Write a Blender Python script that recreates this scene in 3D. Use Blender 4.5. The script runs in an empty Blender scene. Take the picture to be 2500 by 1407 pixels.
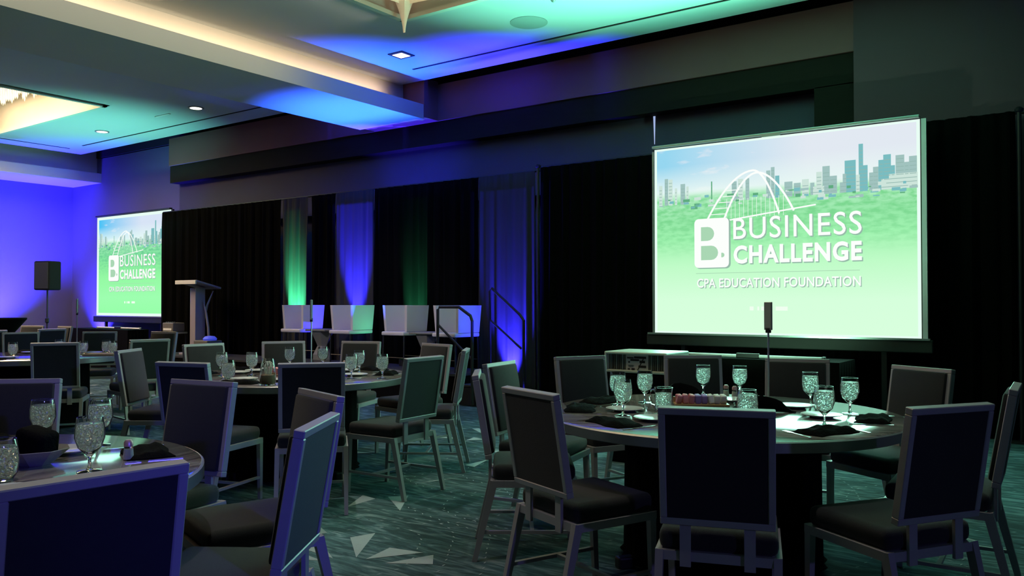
import bpy, bmesh, math, random
from mathutils import Vector, Matrix, Euler
random.seed(7)
SC = bpy.context.scene
COL = SC.collection
R = math.radians

# ------------------------------------------------------------------ camera, world, exposure
cd = bpy.data.cameras.new('camera'); cam = bpy.data.objects.new('camera', cd); COL.objects.link(cam)
cd.sensor_width = 36.0; cd.lens = 36.0 * 2020 / 2500; cd.clip_start = .05
cam.location = (0, 0, 1.34); cam.rotation_euler = (R(91.007), 0, R(35.67)); SC.camera = cam
SC.view_settings.view_transform = 'Standard'; SC.view_settings.look = 'None'
SC.view_settings.gamma = 1; SC.view_settings.use_curve_mapping = False
SC.view_settings.exposure = 0.0
SC.cycles.diffuse_bounces = 2; SC.cycles.sample_clamp_indirect = 4
w = bpy.data.worlds.new('world'); SC.world = w; w.use_nodes = True
w.node_tree.nodes['Background'].inputs[0].default_value = (.46, .44, .55, 1)
w.node_tree.nodes['Background'].inputs[1].default_value = .007

BLUE = (.030, .022, 1); GREEN = (.08, 1, .42); WARM = (1, .72, .43); SCREENC = (.36, 1, .72)

def area(name, loc, rot, sx, sy, energy, color, spread=180):
    l = bpy.data.lights.new(name, 'AREA'); l.shape = 'RECTANGLE'; l.size = sx; l.size_y = sy
    l.energy = energy; l.color = color; l.spread = R(spread)
    o = bpy.data.objects.new(name, l); o.location = loc; o.rotation_euler = [R(a) for a in rot]; COL.objects.link(o); return o
def spot(name, loc, target, energy, color, angle, blend=.6, size=.03):
    l = bpy.data.lights.new(name, 'SPOT'); l.energy = energy; l.color = color; l.spot_size = R(angle); l.spot_blend = blend
    l.shadow_soft_size = size
    o = bpy.data.objects.new(name, l); o.location = loc
    o.rotation_euler = (Vector(target) - Vector(loc)).to_track_quat('-Z', 'Y').to_euler(); COL.objects.link(o); return o

# light thrown back by the two projected screens
area('screen_light', (-2.92, 8.965, 2.07), (-90, 0, 0), 2.8, 2.1, 125, SCREENC)
area('screen_light', (-16.85, 9.565, 2.11), (-90, 0, 0), 2.7, 2.05, 35, SCREENC)
# added teal floor spots that brighten the ceiling in front of the screens
spot('uplight_beam', (-4.7, 8.0, .12), (-4.0, 6.9, 4.67), 2700, (.16, .78, .50), 66, 1, .1)
spot('uplight_beam', (-1.4, 7.95, .12), (-2.4, 6.8, 4.67), 3000, (.16, .80, .46), 64, 1, .1)
spot('uplight_beam', (-14.7, 8.0, .12), (-15.6, 7.8, 4.67), 1500, (.14, .70, .56), 74, 1, .1)
# blue and green uplights on the stage, along the walls
spot('uplight_beam', (-11.2, 9.04, .52), (-11.25, 9.36, 1.35), 3400, GREEN, 30, .8)
spot('uplight_beam', (-9.75, 9.04, .52), (-9.80, 9.34, 2.0), 7500, BLUE, 32, .8)
spot('uplight_beam', (-8.50, 9.06, .52), (-8.50, 9.36, 1.3), 1500, GREEN, 34, .8)
spot('uplight_beam', (-6.72, 9.22, .12), (-6.70, 9.37, 1.15), 5200, BLUE, 50, 1)
spot('uplight_beam', (-9.75, 9.04, .52), (-10.2, 8.8, 1.15), 90, BLUE, 60, 1)              # spill on the armchairs beside the fixtures
spot('uplight_beam', (-8.50, 9.06, .52), (-9.05, 8.8, 1.15), 22, GREEN, 60, 1)
spot('uplight_beam', (-6.3, 9.10, .12), (-7.0, 8.8, 1.15), 160, BLUE, 40, 1)
spot('stage_fill', (-9.5, 3.9, 4.6), (-13.3, 8.8, 1.2), 420, (.85, .75, 1), 22, .6, .08)  # added fill on the lectern, no fixture modelled
spot('projector_beam', (-2.95, 6.64, .93), (-2.92, 9.0, 2.05), 90, (.45, 1, .62), 76, .5, .03)
spot('stage_fill', (-6.5, 3.9, 4.6), (-8.8, 8.6, 1.0), 420, (.95, .88, 1), 34, .6, .08)  # added fill on the armchair fronts, no fixture modelled
spot('uplight_beam', (-8.75, 8.34, .12), (-8.80, 8.62, 4.1), 6500, (.015, .09, 1), 50, 1)      # stage light on the beam underside
spot('uplight_beam', (-6.3, 8.3, .12), (-6.9, 8.8, 4.7), 3000, BLUE, 30, 1)
spot('uplight_beam', (-8.9, 9.60, .3), (-8.9, 9.80, 3.9), 3000, BLUE, 40, 1)               # spot added behind the drape line to glow on the wall
spot('uplight_beam', (-19.2, 8.0, .3), (-20.2, 8.3, 2.6), 6500, BLUE, 84, 1)
spot('uplight_beam', (-19.3, 6.6, .3), (-19.7, 6.6, 4.1), 2600, (.03, .04, 1), 50, 1)
spot('uplight_beam', (-18.75, 9.6, .3), (-18.9, 9.98, 2.2), 2600, BLUE, 90, 1)
spot('uplight_beam', (-16.0, 9.75, .6), (-15.7, 9.98, 3.5), 1800, BLUE, 50, 1)
spot('uplight_beam', (.4, 8.9, .3), (.5, 9.45, 3.9), 120, BLUE, 60, 1)
# blue washes added from the right with no fixture, and the downlights over the tables
spot('wash_fill', (7.5, -.5, 3.0), (-2.6, 1.8, .9), 300, (.30, .25, 1), 46, 1, .15)
spot('wash_fill', (7.5, -.7, 3.0), (-2.35, 1.75, .9), 1200, (.06, .05, 1), 13, 1, .1)
for x, y, e in ((-3.0, 1.6, 210), (-5.3, 4.2, 360), (-1.66, 4.0, 100), (-9.4, 4.3, 300), (-13.0, 5.0, 60)):
    spot('downlight_beam', (x, y, 4.655), (x, y, 0), e, (1, .90, .84), 64, .6, .06)
# chandeliers in the ceiling recesses
area('chandelier_glow', (-15.85, 5.3, 5.25), (0, 0, 0), 3.4, 3.2, 480, WARM)
area('chandelier_glow', (-4.7, 5.1, 5.25), (0, 0, 0), 3.2, 3.2, 30, WARM, 150)
# cove strip on the ledge of the cross beam
area('warm_strip', (-8.45, 1.6, 4.40), (0, 104, 0), .05, 14.5, 26, WARM, 95)
area('warm_strip', (-6.75, 2.4, 4.62), (0, 80, 0), .06, 9, 12, (1, .86, .68), 60)  # warm fill added below the recess edge to light the beam fascia

# ------------------------------------------------------------------ materials
MATS = {}
def mat(name, col, rough=.6, metal=0, vary=0, scale=8, bump=0, bscale=60, emit=None, estr=1, spec=.5, sheen=0, stretch=None):
    m = bpy.data.materials.new(name); m.use_nodes = True; nt = m.node_tree; b = nt.nodes['Principled BSDF']
    b.inputs['Base Color'].default_value = (*col, 1); b.inputs['Roughness'].default_value = rough; b.inputs['Metallic'].default_value = metal
    b.inputs['Specular IOR Level'].default_value = spec
    if sheen: b.inputs['Sheen Weight'].default_value = sheen
    tc = nt.nodes.new('ShaderNodeTexCoord'); mp = nt.nodes.new('ShaderNodeMapping')
    nt.links.new(tc.outputs['Object'], mp.inputs[0])
    if stretch: mp.inputs['Scale'].default_value = stretch
    if vary:
        n = nt.nodes.new('ShaderNodeTexNoise'); n.inputs['Scale'].default_value = scale; n.inputs['Detail'].default_value = 5
        r = nt.nodes.new('ShaderNodeMapRange'); r.inputs['To Min'].default_value = 1 - vary; r.inputs['To Max'].default_value = 1 + vary
        mx = nt.nodes.new('ShaderNodeVectorMath'); mx.operation = 'SCALE'; mx.inputs[0].default_value = col
        nt.links.new(mp.outputs[0], n.inputs['Vector']); nt.links.new(n.outputs[0], r.inputs[0])
        nt.links.new(r.outputs[0], mx.inputs['Scale']); nt.links.new(mx.outputs[0], b.inputs['Base Color'])
    if bump:
        n = nt.nodes.new('ShaderNodeTexNoise'); n.inputs['Scale'].default_value = bscale; n.inputs['Detail'].default_value = 3
        bp = nt.nodes.new('ShaderNodeBump'); bp.inputs['Strength'].default_value = bump; bp.inputs['Distance'].default_value = .01
        nt.links.new(mp.outputs[0], n.inputs['Vector']); nt.links.new(n.outputs[0], bp.inputs['Height']); nt.links.new(bp.outputs[0], b.inputs['Normal'])
    if emit:
        b.inputs['Emission Color'].default_value = (*emit, 1); b.inputs['Emission Strength'].default_value = estr
    MATS[name] = m; return m
def s2l(r, g, b):
    return tuple((c / 255 / 12.92) if c / 255 < .04045 else ((c / 255 + .055) / 1.055) ** 2.4 for c in (r, g, b))
def glow(name, rgb, st=1):
    m = bpy.data.materials.new(name); m.use_nodes = True; nt = m.node_tree; nt.nodes.clear()
    o = nt.nodes.new('ShaderNodeOutputMaterial'); e = nt.nodes.new('ShaderNodeEmission')
    e.inputs[0].default_value = (*s2l(*rgb), 1); e.inputs[1].default_value = st; nt.links.new(e.outputs[0], o.inputs[0])
    MATS[name] = m; return m

mat('ceiling_paint', (.50, .53, .54), .9, vary=.02, scale=2)
mat('beam_paint', (.62, .58, .53), .85, vary=.03, scale=2)
mat('wall_paint', (.15, .13, .165), .85, vary=.04, scale=1.5, bump=.1)
mat('bulkhead_paint', (.25, .115, .115), .9, spec=.1, vary=.06, scale=1.2)
mat('dark_wood', (.022, .018, .014), .8, spec=.08, vary=.2, scale=3, stretch=(1, 1, 8))
mat('panel_fabric', (.075, .07, .10), .9, vary=.05, scale=3, bump=.2)
mat('black_void', (.012, .01, .01), .9)
mat('black_drape', (.0028, .0028, .0026), .95, spec=.02, sheen=0, vary=.1, scale=4, bump=.2, bscale=120)
mat('sheer_drape', (.035, .035, .035), .85, spec=.1, vary=.1, scale=5, stretch=(6, 6, .4), bump=.15, bscale=60)
mat('black_cloth', (.004, .004, .004), .95, spec=.04, bump=.3, bscale=80)
mat('napkin_cloth', (.004, .004, .004), .95, spec=.05, bump=.5, bscale=90)
mat('chair_fabric', (.022, .023, .026), .9, spec=.25, vary=.12, scale=30, bump=.25, bscale=400, sheen=.15)
mat('chair_frame', (.39, .37, .39), .38, metal=.2, vary=.06, scale=6, bump=.05, bscale=150, stretch=(1, 1, 5))
mat('edge_metal', (.34, .33, .34), .35, metal=.6)
mat('steel', (.75, .75, .76), .18, metal=1, vary=.05)
mat('china', (.62, .62, .62), .15)
mat('black_metal', (.02, .02, .022), .45, metal=.3)
mat('stage_deck', (.03, .03, .032), .6, vary=.1)
mat('stool_shell', (.62, .58, .64), .5, vary=.04, scale=5)
mat('concrete', (.20, .19, .18), .8, vary=.15, scale=12, bump=.2)
mat('speaker_plastic', (.006, .006, .007), .8, spec=.1)
mat('lectern_paint', (.34, .30, .35), .35, vary=.05)
mat('white_plastic', (.66, .66, .62), .35)
mat('vent_grey', (.14, .13, .11), .6, vary=.15, scale=20)
mat('screen_metal', (.45, .5, .5), .3, metal=.6)
mat('frame_black', (.015, .02, .018), .6)
mat('screen_edge', (.75, .75, .78), .6)
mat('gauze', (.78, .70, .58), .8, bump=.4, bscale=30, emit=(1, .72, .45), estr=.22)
mat('crystal', (.8, .7, .5), .3, emit=(1, .74, .42), estr=.55)
mat('grille_grey', (.30, .34, .33), .8)
mat('paper', (.75, .66, .66), .8, emit=None)
mat('ink', (.03, .02, .02), .8)
mat('pink_packet', (.75, .28, .32), .6); mat('violet_packet', (.35, .25, .60), .6); mat('white_packet', (.8, .8, .74), .6)
mat('amber_tray', (.45, .26, .12), .3)
mat('blue_lit_cap', (.1, .12, .6), .5, emit=(.05, .08, .8), estr=.5)  # blue light on the case top put in as emission
mat('copper_salt', (.62, .40, .38), .35, metal=.5)
mat('tan_cloth', (.36, .27, .2), .9, bump=.4)
glow('lamp_white', (255, 250, 235), 2.2)
glow('streak_glow', (170, 190, 235), .9)  # emission for the painted light streak on the wall panel
# chandelier light panel: brightest at its middle (a real lamp surface)
glow('chandelier_panel', (255, 236, 180), 1.15)

def table_wood():
    m = mat('table_laminate', (.3, .27, .25), .13, spec=.8); nt = m.node_tree; b = nt.nodes['Principled BSDF']
    tc = nt.nodes.new('ShaderNodeTexCoord'); mp = nt.nodes.new('ShaderNodeMapping'); mp.inputs['Scale'].default_value = (1.5, 22, 1)
    n = nt.nodes.new('ShaderNodeTexNoise'); n.inputs['Scale'].default_value = 2; n.inputs['Detail'].default_value = 8
    cr = nt.nodes.new('ShaderNodeValToRGB'); cr.color_ramp.elements[0].position = .35; cr.color_ramp.elements[1].position = .7
    b.inputs['Coat Weight'].default_value = .6; b.inputs['Coat Roughness'].default_value = .09; b.inputs['Coat IOR'].default_value = 1.6
    cr.color_ramp.elements[0].color = (.10, .085, .08, 1); cr.color_ramp.elements[1].color = (.34, .29, .28, 1)
    nt.links.new(tc.outputs['Object'], mp.inputs[0]); nt.links.new(mp.outputs[0], n.inputs['Vector']); nt.links.new(n.outputs[0], cr.inputs[0])
    nt.links.new(cr.outputs[0], b.inputs['Base Color'])
table_wood()

def carpet():
    m = mat('carpet', (.05, .08, .09), .95, spec=.1); nt = m.node_tree; b = nt.nodes['Principled BSDF']
    tc = nt.nodes.new('ShaderNodeTexCoord'); mp = nt.nodes.new('ShaderNodeMapping'); mp.inputs['Scale'].default_value = (1, 5, 1); mp.inputs['Rotation'].default_value = (0, 0, R(-35))
    n0 = nt.nodes.new('ShaderNodeTexNoise'); n0.inputs['Scale'].default_value = .55; n0.inputs['Detail'].default_value = 2
    n = nt.nodes.new('ShaderNodeTexNoise'); n.inputs['Scale'].default_value = 3.2; n.inputs['Detail'].default_value = 6; n.inputs['Distortion'].default_value = 1.6
    cr = nt.nodes.new('ShaderNodeValToRGB'); e = cr.color_ramp.elements
    e[0].position = .42; e[0].color = (.04, .075, .085, 1); e[1].position = .72; e[1].color = (.20, .27, .29, 1)
    e2 = e.new(.55); e2.color = (.075, .14, .155, 1)
    mr = nt.nodes.new('ShaderNodeMapRange'); mr.inputs['From Min'].default_value = .4; mr.inputs['From Max'].default_value = .6
    mr.inputs['To Min'].default_value = .6; mr.inputs['To Max'].default_value = 1.25
    sc_ = nt.nodes.new('ShaderNodeVectorMath'); sc_.operation = 'SCALE'
    nt.links.new(tc.outputs['Object'], mp.inputs[0]); nt.links.new(mp.outputs[0], n.inputs['Vector']); nt.links.new(tc.outputs['Object'], n0.inputs['Vector'])
    nt.links.new(n.outputs[0], cr.inputs[0]); nt.links.new(n0.outputs[0], mr.inputs[0]); nt.links.new(cr.outputs[0], sc_.inputs[0]); nt.links.new(mr.outputs[0], sc_.inputs['Scale'])
    nt.links.new(sc_.outputs[0], b.inputs['Base Color'])
    n2 = nt.nodes.new('ShaderNodeTexNoise'); n2.inputs['Scale'].default_value = 220
    bp = nt.nodes.new('ShaderNodeBump'); bp.inputs['Strength'].default_value = .4; bp.inputs['Distance'].default_value = .01
    nt.links.new(tc.outputs['Object'], n2.inputs['Vector']); nt.links.new(n2.outputs[0], bp.inputs['Height']); nt.links.new(bp.outputs[0], b.inputs['Normal'])
carpet()
mat('carpet_inlay', (.30, .36, .38), .95, spec=.1, bump=.3, bscale=200, vary=.1)

def glass_mat(name, rough, col, ice=False):
    m = bpy.data.materials.new(name); m.use_nodes = True; nt = m.node_tree; b = nt.nodes['Principled BSDF']
    b.inputs['Base Color'].default_value = (*col, 1); b.inputs['Roughness'].default_value = rough
    b.inputs['Transmission Weight'].default_value = 1; b.inputs['IOR'].default_value = 1.4 if not ice else 1.33
    if ice:
        b.inputs['Transmission Weight'].default_value = .72
        tc = nt.nodes.new('ShaderNodeTexCoord'); v = nt.nodes.new('ShaderNodeTexVoronoi'); v.inputs['Scale'].default_value = 55
        bp = nt.nodes.new('ShaderNodeBump'); bp.inputs['Strength'].default_value = .9; bp.inputs['Distance'].default_value = .01
        nt.links.new(tc.outputs['Object'], v.inputs['Vector']); nt.links.new(v.outputs[0], bp.inputs['Height']); nt.links.new(bp.outputs[0], b.inputs['Normal'])
    MATS[name] = m
def ice_mat():
    m = bpy.data.materials.new('ice_water'); m.use_nodes = True; nt = m.node_tree; L = nt.links.new; b = nt.nodes['Principled BSDF']
    b.inputs['Base Color'].default_value = (.9, .95, .95, 1); b.inputs['Roughness'].default_value = .08; b.inputs['Transmission Weight'].default_value = 1; b.inputs['IOR'].default_value = 1.33
    tc = nt.nodes.new('ShaderNodeTexCoord'); v = nt.nodes.new('ShaderNodeTexVoronoi'); v.inputs['Scale'].default_value = 105; v.feature = 'DISTANCE_TO_EDGE'
    bp = nt.nodes.new('ShaderNodeBump'); bp.inputs['Strength'].default_value = 1; bp.inputs['Distance'].default_value = .012
    L(tc.outputs['Object'], v.inputs['Vector']); L(v.outputs[0], bp.inputs['Height']); L(bp.outputs[0], b.inputs['Normal'])
    tr = nt.nodes.new('ShaderNodeBsdfTranslucent'); tr.inputs[0].default_value = (.95, 1, 1, 1); L(bp.outputs[0], tr.inputs['Normal'])
    mx = nt.nodes.new('ShaderNodeMixShader'); cr = nt.nodes.new('ShaderNodeMapRange'); cr.inputs['From Max'].default_value = .35; cr.inputs['To Min'].default_value = .25; cr.inputs['To Max'].default_value = .75
    L(v.outputs[0], cr.inputs[0]); L(cr.outputs[0], mx.inputs[0]); L(b.outputs[0], mx.inputs[1]); L(tr.outputs[0], mx.inputs[2])
    o = [n for n in nt.nodes if n.type == 'OUTPUT_MATERIAL'][0]; L(mx.outputs[0], o.inputs[0]); MATS['ice_water'] = m
ice_mat()
glass_mat('glass', .01, (.96, .98, .98))

# ------------------------------------------------------------------ mesh helpers
class MB:
    def __init__(s): s.bm = bmesh.new()
    def box(s, c, d, rot=None, bev=0, seg=2):
        r = bmesh.ops.create_cube(s.bm, size=1)['verts']
        for v in r: v.co = Vector((v.co.x * d[0], v.co.y * d[1], v.co.z * d[2]))
        if bev:
            es = list({e for v in r for e in v.link_edges})
            o = bmesh.ops.bevel(s.bm, geom=es, offset=bev, segments=seg, profile=.5, affect='EDGES'); r = list({v for f in o['faces'] for v in f.verts} | {v for v in r if v.is_valid})
        M = Matrix.Translation(c) @ (rot.to_matrix().to_4x4() if rot else Matrix())
        bmesh.ops.transform(s.bm, matrix=M, verts=r); return s
    def bar(s, a, b, w, d=None, w2=None, d2=None, up=(0, 1, 0)):
        a = Vector(a); b = Vector(b); d = d or w; w2 = w2 or w; d2 = d2 or d
        z = (b - a).normalized(); u = Vector(up)
        if abs(z.dot(u)) > .95: u = Vector((1, 0, 0))
        x = u.cross(z).normalized(); y = z.cross(x)
        vs = []
        for p, ww, dd in ((a, w, d), (b, w2, d2)):
            for i, j in ((-1, -1), (1, -1), (1, 1), (-1, 1)): vs.append(s.bm.verts.new(p + x * (i * ww / 2) + y * (j * dd / 2)))
        for f in ((3, 2, 1, 0), (4, 5, 6, 7), (0, 1, 5, 4), (1, 2, 6, 5), (2, 3, 7, 6), (3, 0, 4, 7)): s.bm.faces.new([vs[i] for i in f])
        return s
    def tube(s, pts, r, seg=10):
        pts = [Vector(p) for p in pts]; rings = []; n = len(pts); rr = r if isinstance(r, (list, tuple)) else [r] * n
        for i, p in enumerate(pts):
            t = (pts[min(i + 1, n - 1)] - pts[max(i - 1, 0)]).normalized(); u = Vector((0, 0, 1)) if abs(t.z) < .9 else Vector((1, 0, 0))
            x = u.cross(t).normalized(); y = t.cross(x)
            rings.append([s.bm.verts.new(p + x * rr[i] * math.cos(2 * math.pi * k / seg) + y * rr[i] * math.sin(2 * math.pi * k / seg)) for k in range(seg)])
        for a, b in zip(rings, rings[1:]):
            for k in range(seg): s.bm.faces.new((a[k], a[(k + 1) % seg], b[(k + 1) % seg], b[k]))
        s.bm.faces.new(rings[0][::-1]); s.bm.faces.new(rings[-1]); return s
    def lathe(s, prof, seg=24, c=(0, 0, 0), cap=True):
        c = Vector(c); rings = []
        for r, z in prof:
            if r < 1e-5: rings.append([s.bm.verts.new(c + Vector((0, 0, z)))])
            else: rings.append([s.bm.verts.new(c + Vector((r * math.cos(2 * math.pi * k / seg), r * math.sin(2 * math.pi * k / seg), z))) for k in range(seg)])
        for a, b in zip(rings, rings[1:]):
            for k in range(seg):
                k2 = (k + 1) % seg
                if len(a) == 1 and len(b) == 1: continue
                if len(a) == 1: s.bm.faces.new((a[0], b[k2], b[k]))
                elif len(b) == 1: s.bm.faces.new((a[k], a[k2], b[0]))
                else: s.bm.faces.new((a[k], a[k2], b[k2], b[k]))
        if cap:
            if len(rings[0]) > 1: s.bm.faces.new(rings[0][::-1])
            if len(rings[-1]) > 1: s.bm.faces.new(rings[-1])
        return s
    def poly(s, pts):
        s.bm.faces.new([s.bm.verts.new(p) for p in pts]); return s
    def prism(s, pts, d):   # pts: list of 3d, extruded by vector d
        d = Vector(d); a = [s.bm.verts.new(p) for p in pts]; b = [s.bm.verts.new(Vector(p) + d) for p in pts]; n = len(pts)
        s.bm.faces.new(a[::-1]); s.bm.faces.new(b)
        for i in range(n): s.bm.faces.new((a[i], a[(i + 1) % n], b[(i + 1) % n], b[i]))
        return s
    def build(s, name, m, parent=None, smooth=False, kind=None):
        bmesh.ops.recalc_face_normals(s.bm, faces=s.bm.faces)
        me = bpy.data.meshes.new(name); s.bm.to_mesh(me); s.bm.free()
        if smooth:
            me.shade_smooth()
            try: me.set_sharp_from_angle(angle=R(40))
            except Exception: pass
        for q in (m if isinstance(m, (list, tuple)) else [m]): me.materials.append(MATS[q])
        o = bpy.data.objects.new(name, me); COL.objects.link(o)
        if parent: o.parent = parent
        if kind: o['kind'] = kind
        return o
def thing(name, label, cat, loc=(0, 0, 0), rz=0, group=None):
    o = bpy.data.objects.new(name, None); o.empty_display_size = .1; o.location = loc; o.rotation_euler = (0, 0, rz); COL.objects.link(o)
    return tag(o, label, cat, group)
def tag(o, label, cat, group=None):
    o['label'] = label; o['category'] = cat
    if group: o['group'] = group
    return o
def struct(name, mb, m, **k):
    return mb.build(name, m, kind='structure', **k)
def dup(root, loc, rz, label, group=None):
    r = root.copy(); COL.objects.link(r); r.location = loc; r.rotation_euler = (0, 0, rz); r['label'] = label
    if group: r['group'] = group
    elif 'group' in r: del r['group']
    for ch in list(root.children):
        c = ch.copy(); COL.objects.link(c); c.parent = r
        for g in list(ch.children):
            d = g.copy(); COL.objects.link(d); d.parent = c
    return r
class Kind:   # the first placement moves the prototype itself, then copies
    def __init__(s, root): s.root = root; s.used = False
    def put(s, loc, rz, label, group=None):
        if not s.used:
            s.used = True; s.root.location = loc; s.root.rotation_euler = (0, 0, rz); s.root['label'] = label
            if group: s.root['group'] = group
            return s.root
        return dup(s.root, loc, rz, label, group)

# ------------------------------------------------------------------ setting
ZC = 4.67
fl = struct('floor', MB().box((-6, 2, -.05), (34, 18, .1)), 'carpet')
# pale triangles woven into the carpet
TRI = [[(-4.05, 3.79), (-4.21, 4.09), (-4.06, 4.06)], [(-4.03, 4.15), (-3.94, 4.26), (-3.7, 3.92)], [(-3.51, 3.31), (-3.46, 3.46), (-3.21, 3.07)], [(-3.15, 3.08), (-3.19, 3.3), (-2.98, 3.34)],
       [(-3.02, 3.09), (-2.91, 3.34), (-2.81, 3.22)], [(-3.55, 3.01), (-3.61, 3.17), (-3.3, 2.99)], [(-3.72, 3.2), (-3.86, 3.38), (-3.69, 3.3)], [(-4.15, 4.59), (-4.12, 4.73), (-4.03, 4.93)],
       [(-4.3, 5.33), (-4.29, 5.63), (-4.19, 5.31)], [(-5.48, 6.91), (-5.43, 6.97), (-5.14, 6.67)], [(-5.06, 6.28), (-5.11, 6.47), (-4.94, 6.43)], [(-3.41, 2.88), (-3.48, 2.95), (-3.32, 2.93)]]
mb = MB()
for t in TRI: mb.poly([(x, y, .002) for x, y in t])
for i in range(40):
    x = random.uniform(-14, 2); y = random.uniform(5.2, 8); a = random.uniform(0, 6.28); l = random.uniform(.15, .32)
    if -4.2 < x < -2.4 and y < 5.6: continue
    mb.poly([(x, y, .002), (x + l * math.cos(a), y + l * math.sin(a), .002), (x + l * .7 * math.cos(a + .6), y + l * .7 * math.sin(a + .6), .002)])
mb.build('carpet_triangles', 'carpet_inlay', fl, kind='stuff')
mb = MB()
for cx, cy, r0 in [(-3.35, 3.15, .42), (-3.35, 3.15, .62), (-3.35, 3.15, .85), (-2.6, 2.3, .7), (-4.0, 4.3, .8), (-1.4, 2.2, .9), (-2.9, 4.6, .7), (-3.4, 5.6, .8), (-3.4, 5.6, 1.2), (.3, 4.6, .9), (.3, 4.6, 1.2), (1.0, 3.4, 1.4), (-2.2, 1.8, 1.0), (-.3, 5.9, 1.1), (-2.6, 5.2, 1.6)]:
    n = int(2 * math.pi * r0 / .09)
    for k in range(n):
        a = 2 * math.pi * k / n; r = r0 * (1 + .12 * math.sin(3 * a + cx)); p = Vector((cx + r * math.cos(a), cy + r * math.sin(a), .0025)); t = Vector((-math.sin(a), math.cos(a), 0)) * .018; q = Vector((math.cos(a), math.sin(a), 0)) * .004
        mb.poly([p - t, p + q, p + t, p - q])
mb.build('carpet_dashes', 'carpet_inlay', fl, kind='stuff')

def ceiling_slab(mb, x0, x1, y0, y1, hole, z=ZC, th=.05):
    hx0, hx1, hy0, hy1 = hole
    for a, b, c, d in ((x0, x1, y0, hy0), (x0, x1, hy1, y1), (x0, hx0, hy0, hy1), (hx1, x1, hy0, hy1)):
        mb.box(((a + b) / 2, (c + d) / 2, z + th / 2), (b - a, d - c, th))
def recess(mb, hole, z=ZC, h=.75, t=.04):
    x0, x1, y0, y1 = hole
    mb.box(((x0 + x1) / 2, y0 - t / 2, z + h / 2), (x1 - x0 + 2 * t, t, h)); mb.box(((x0 + x1) / 2, y1 + t / 2, z + h / 2), (x1 - x0 + 2 * t, t, h))
    mb.box((x0 - t / 2, (y0 + y1) / 2, z + h / 2), (t, y1 - y0, h)); mb.box((x1 + t / 2, (y0 + y1) / 2, z + h / 2), (t, y1 - y0, h))
    mb.box(((x0 + x1) / 2, (y0 + y1) / 2, z + h + t / 2), (x1 - x0 + .1, y1 - y0 + .1, t))
HR = (-6.7, -2.6, 3.0, 7.14); HL = (-17.9, -13.67, 3.1, 7.32)
mb = MB(); ceiling_slab(mb, -8.76, 11, -7, 9.25, HR); ceiling_slab(mb, -18.7, -9.6, -7, 9.42, HL)
ce = struct('ceiling', mb, 'ceiling_paint')
mb = MB(); recess(mb, HR); recess(mb, HL); struct('trim_1', mb, 'beam_paint')
def air_slot(x0, x1, y): MB().box(((x0 + x1) / 2, y, ZC - .003), (x1 - x0, .035, .008)).build('air_slot', 'black_void', ce)
air_slot(-8.0, 4.0, 8.72); air_slot(-17.6, -9.95, 8.9)
MB().box((-17.6, 4.5, ZC - .003), (.035, 8.8, .008)).build('air_slot', 'black_void', ce).location = (-.55, 0, 0)
# recess frames (cream lip)
mb = MB()
for h in (HR, HL):
    for a, b, c, d in ((h[0], h[1], h[2], h[2] + .07), (h[0], h[1], h[3] - .07, h[3]), (h[0], h[0] + .07, h[2], h[3]), (h[1] - .07, h[1], h[2], h[3])):
        mb.box(((a + b) / 2, (c + d) / 2, ZC - .005), (b - a, d - c, .05))
struct('trim_2', mb, 'beam_paint')
# cross beams with their lit ledges
struct('trim_3', MB().box((-9.01, 1.17, 4.22), (1.36, 16.3, .22)).box((-9.17, 1.17, 4.6), (.84, 16.3, .55)), 'beam_paint')
struct('trim_4', MB().box((-9.01, 9.49, 4.44), (1.36, .32, .6)), 'bulkhead_paint')
struct('trim_5', MB().box((-19.55, 1.55, 4.22), (1.30, 17.1, .22)).box((-19.65, 1.55, 4.6), (1.10, 17.1, .55)), 'beam_paint')
# stage wall
struct('wall_back', MB().box((-17.8, 10.08, 2.34), (4.8, .16, 4.68)).box((-6, 10.16, 2.5), (28, .1, 5)), 'wall_paint')
struct('wall_left', MB().box((-20.28, 1.5, 2.5), (.16, 17.2, 5)), 'wall_paint')
struct('trim_6', MB().box((-8.92, 9.88, 4.42), (13.35, .46, .56)), 'bulkhead_paint')
struct('trim_7', MB().box((-8.92, 9.91, 3.965), (13.35, .46, .35)).box((-2.47, 9.91, 3.4), (.44, .46, .8)), 'dark_wood')
struct('wall_panel', MB().box((-9.1, 10.0, 3.35), (13.0, .2, .92)), 'panel_fabric')['kind'] = 'structure'
mat('side_wall_paint', (.125, .070, .085), .9, spec=.1, vary=.05, scale=1.5)
struct('wall_right', MB().box((4.4, 9.76, 2.38), (13.24, .5, 4.76)), 'side_wall_paint')
struct('trim_8', MB().box((-5, 9.75, 5.06), (32, 1.6, .06)).box((-5, 10.0, 4.9), (32, .04, .4)), 'black_void')
for o in list(COL.objects):
    if o.name == 'wall_panel': o.name = 'trim_9'
struct('baseboard_right', MB().box((4.4, 9.5, .06), (13.2, .03, .12)), 'dark_wood')
# glowing wedge that paints a streak of light on the wall panel
MB().prism([(-4.815, 9.893, 3.82), (-4.785, 9.893, 3.82), (-4.793, 9.893, 3.42), (-4.8, 9.893, 3.42)], (0, .006, 0)).build('light_streak', 'streak_glow', bpy.data.objects['trim_9'])

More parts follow.
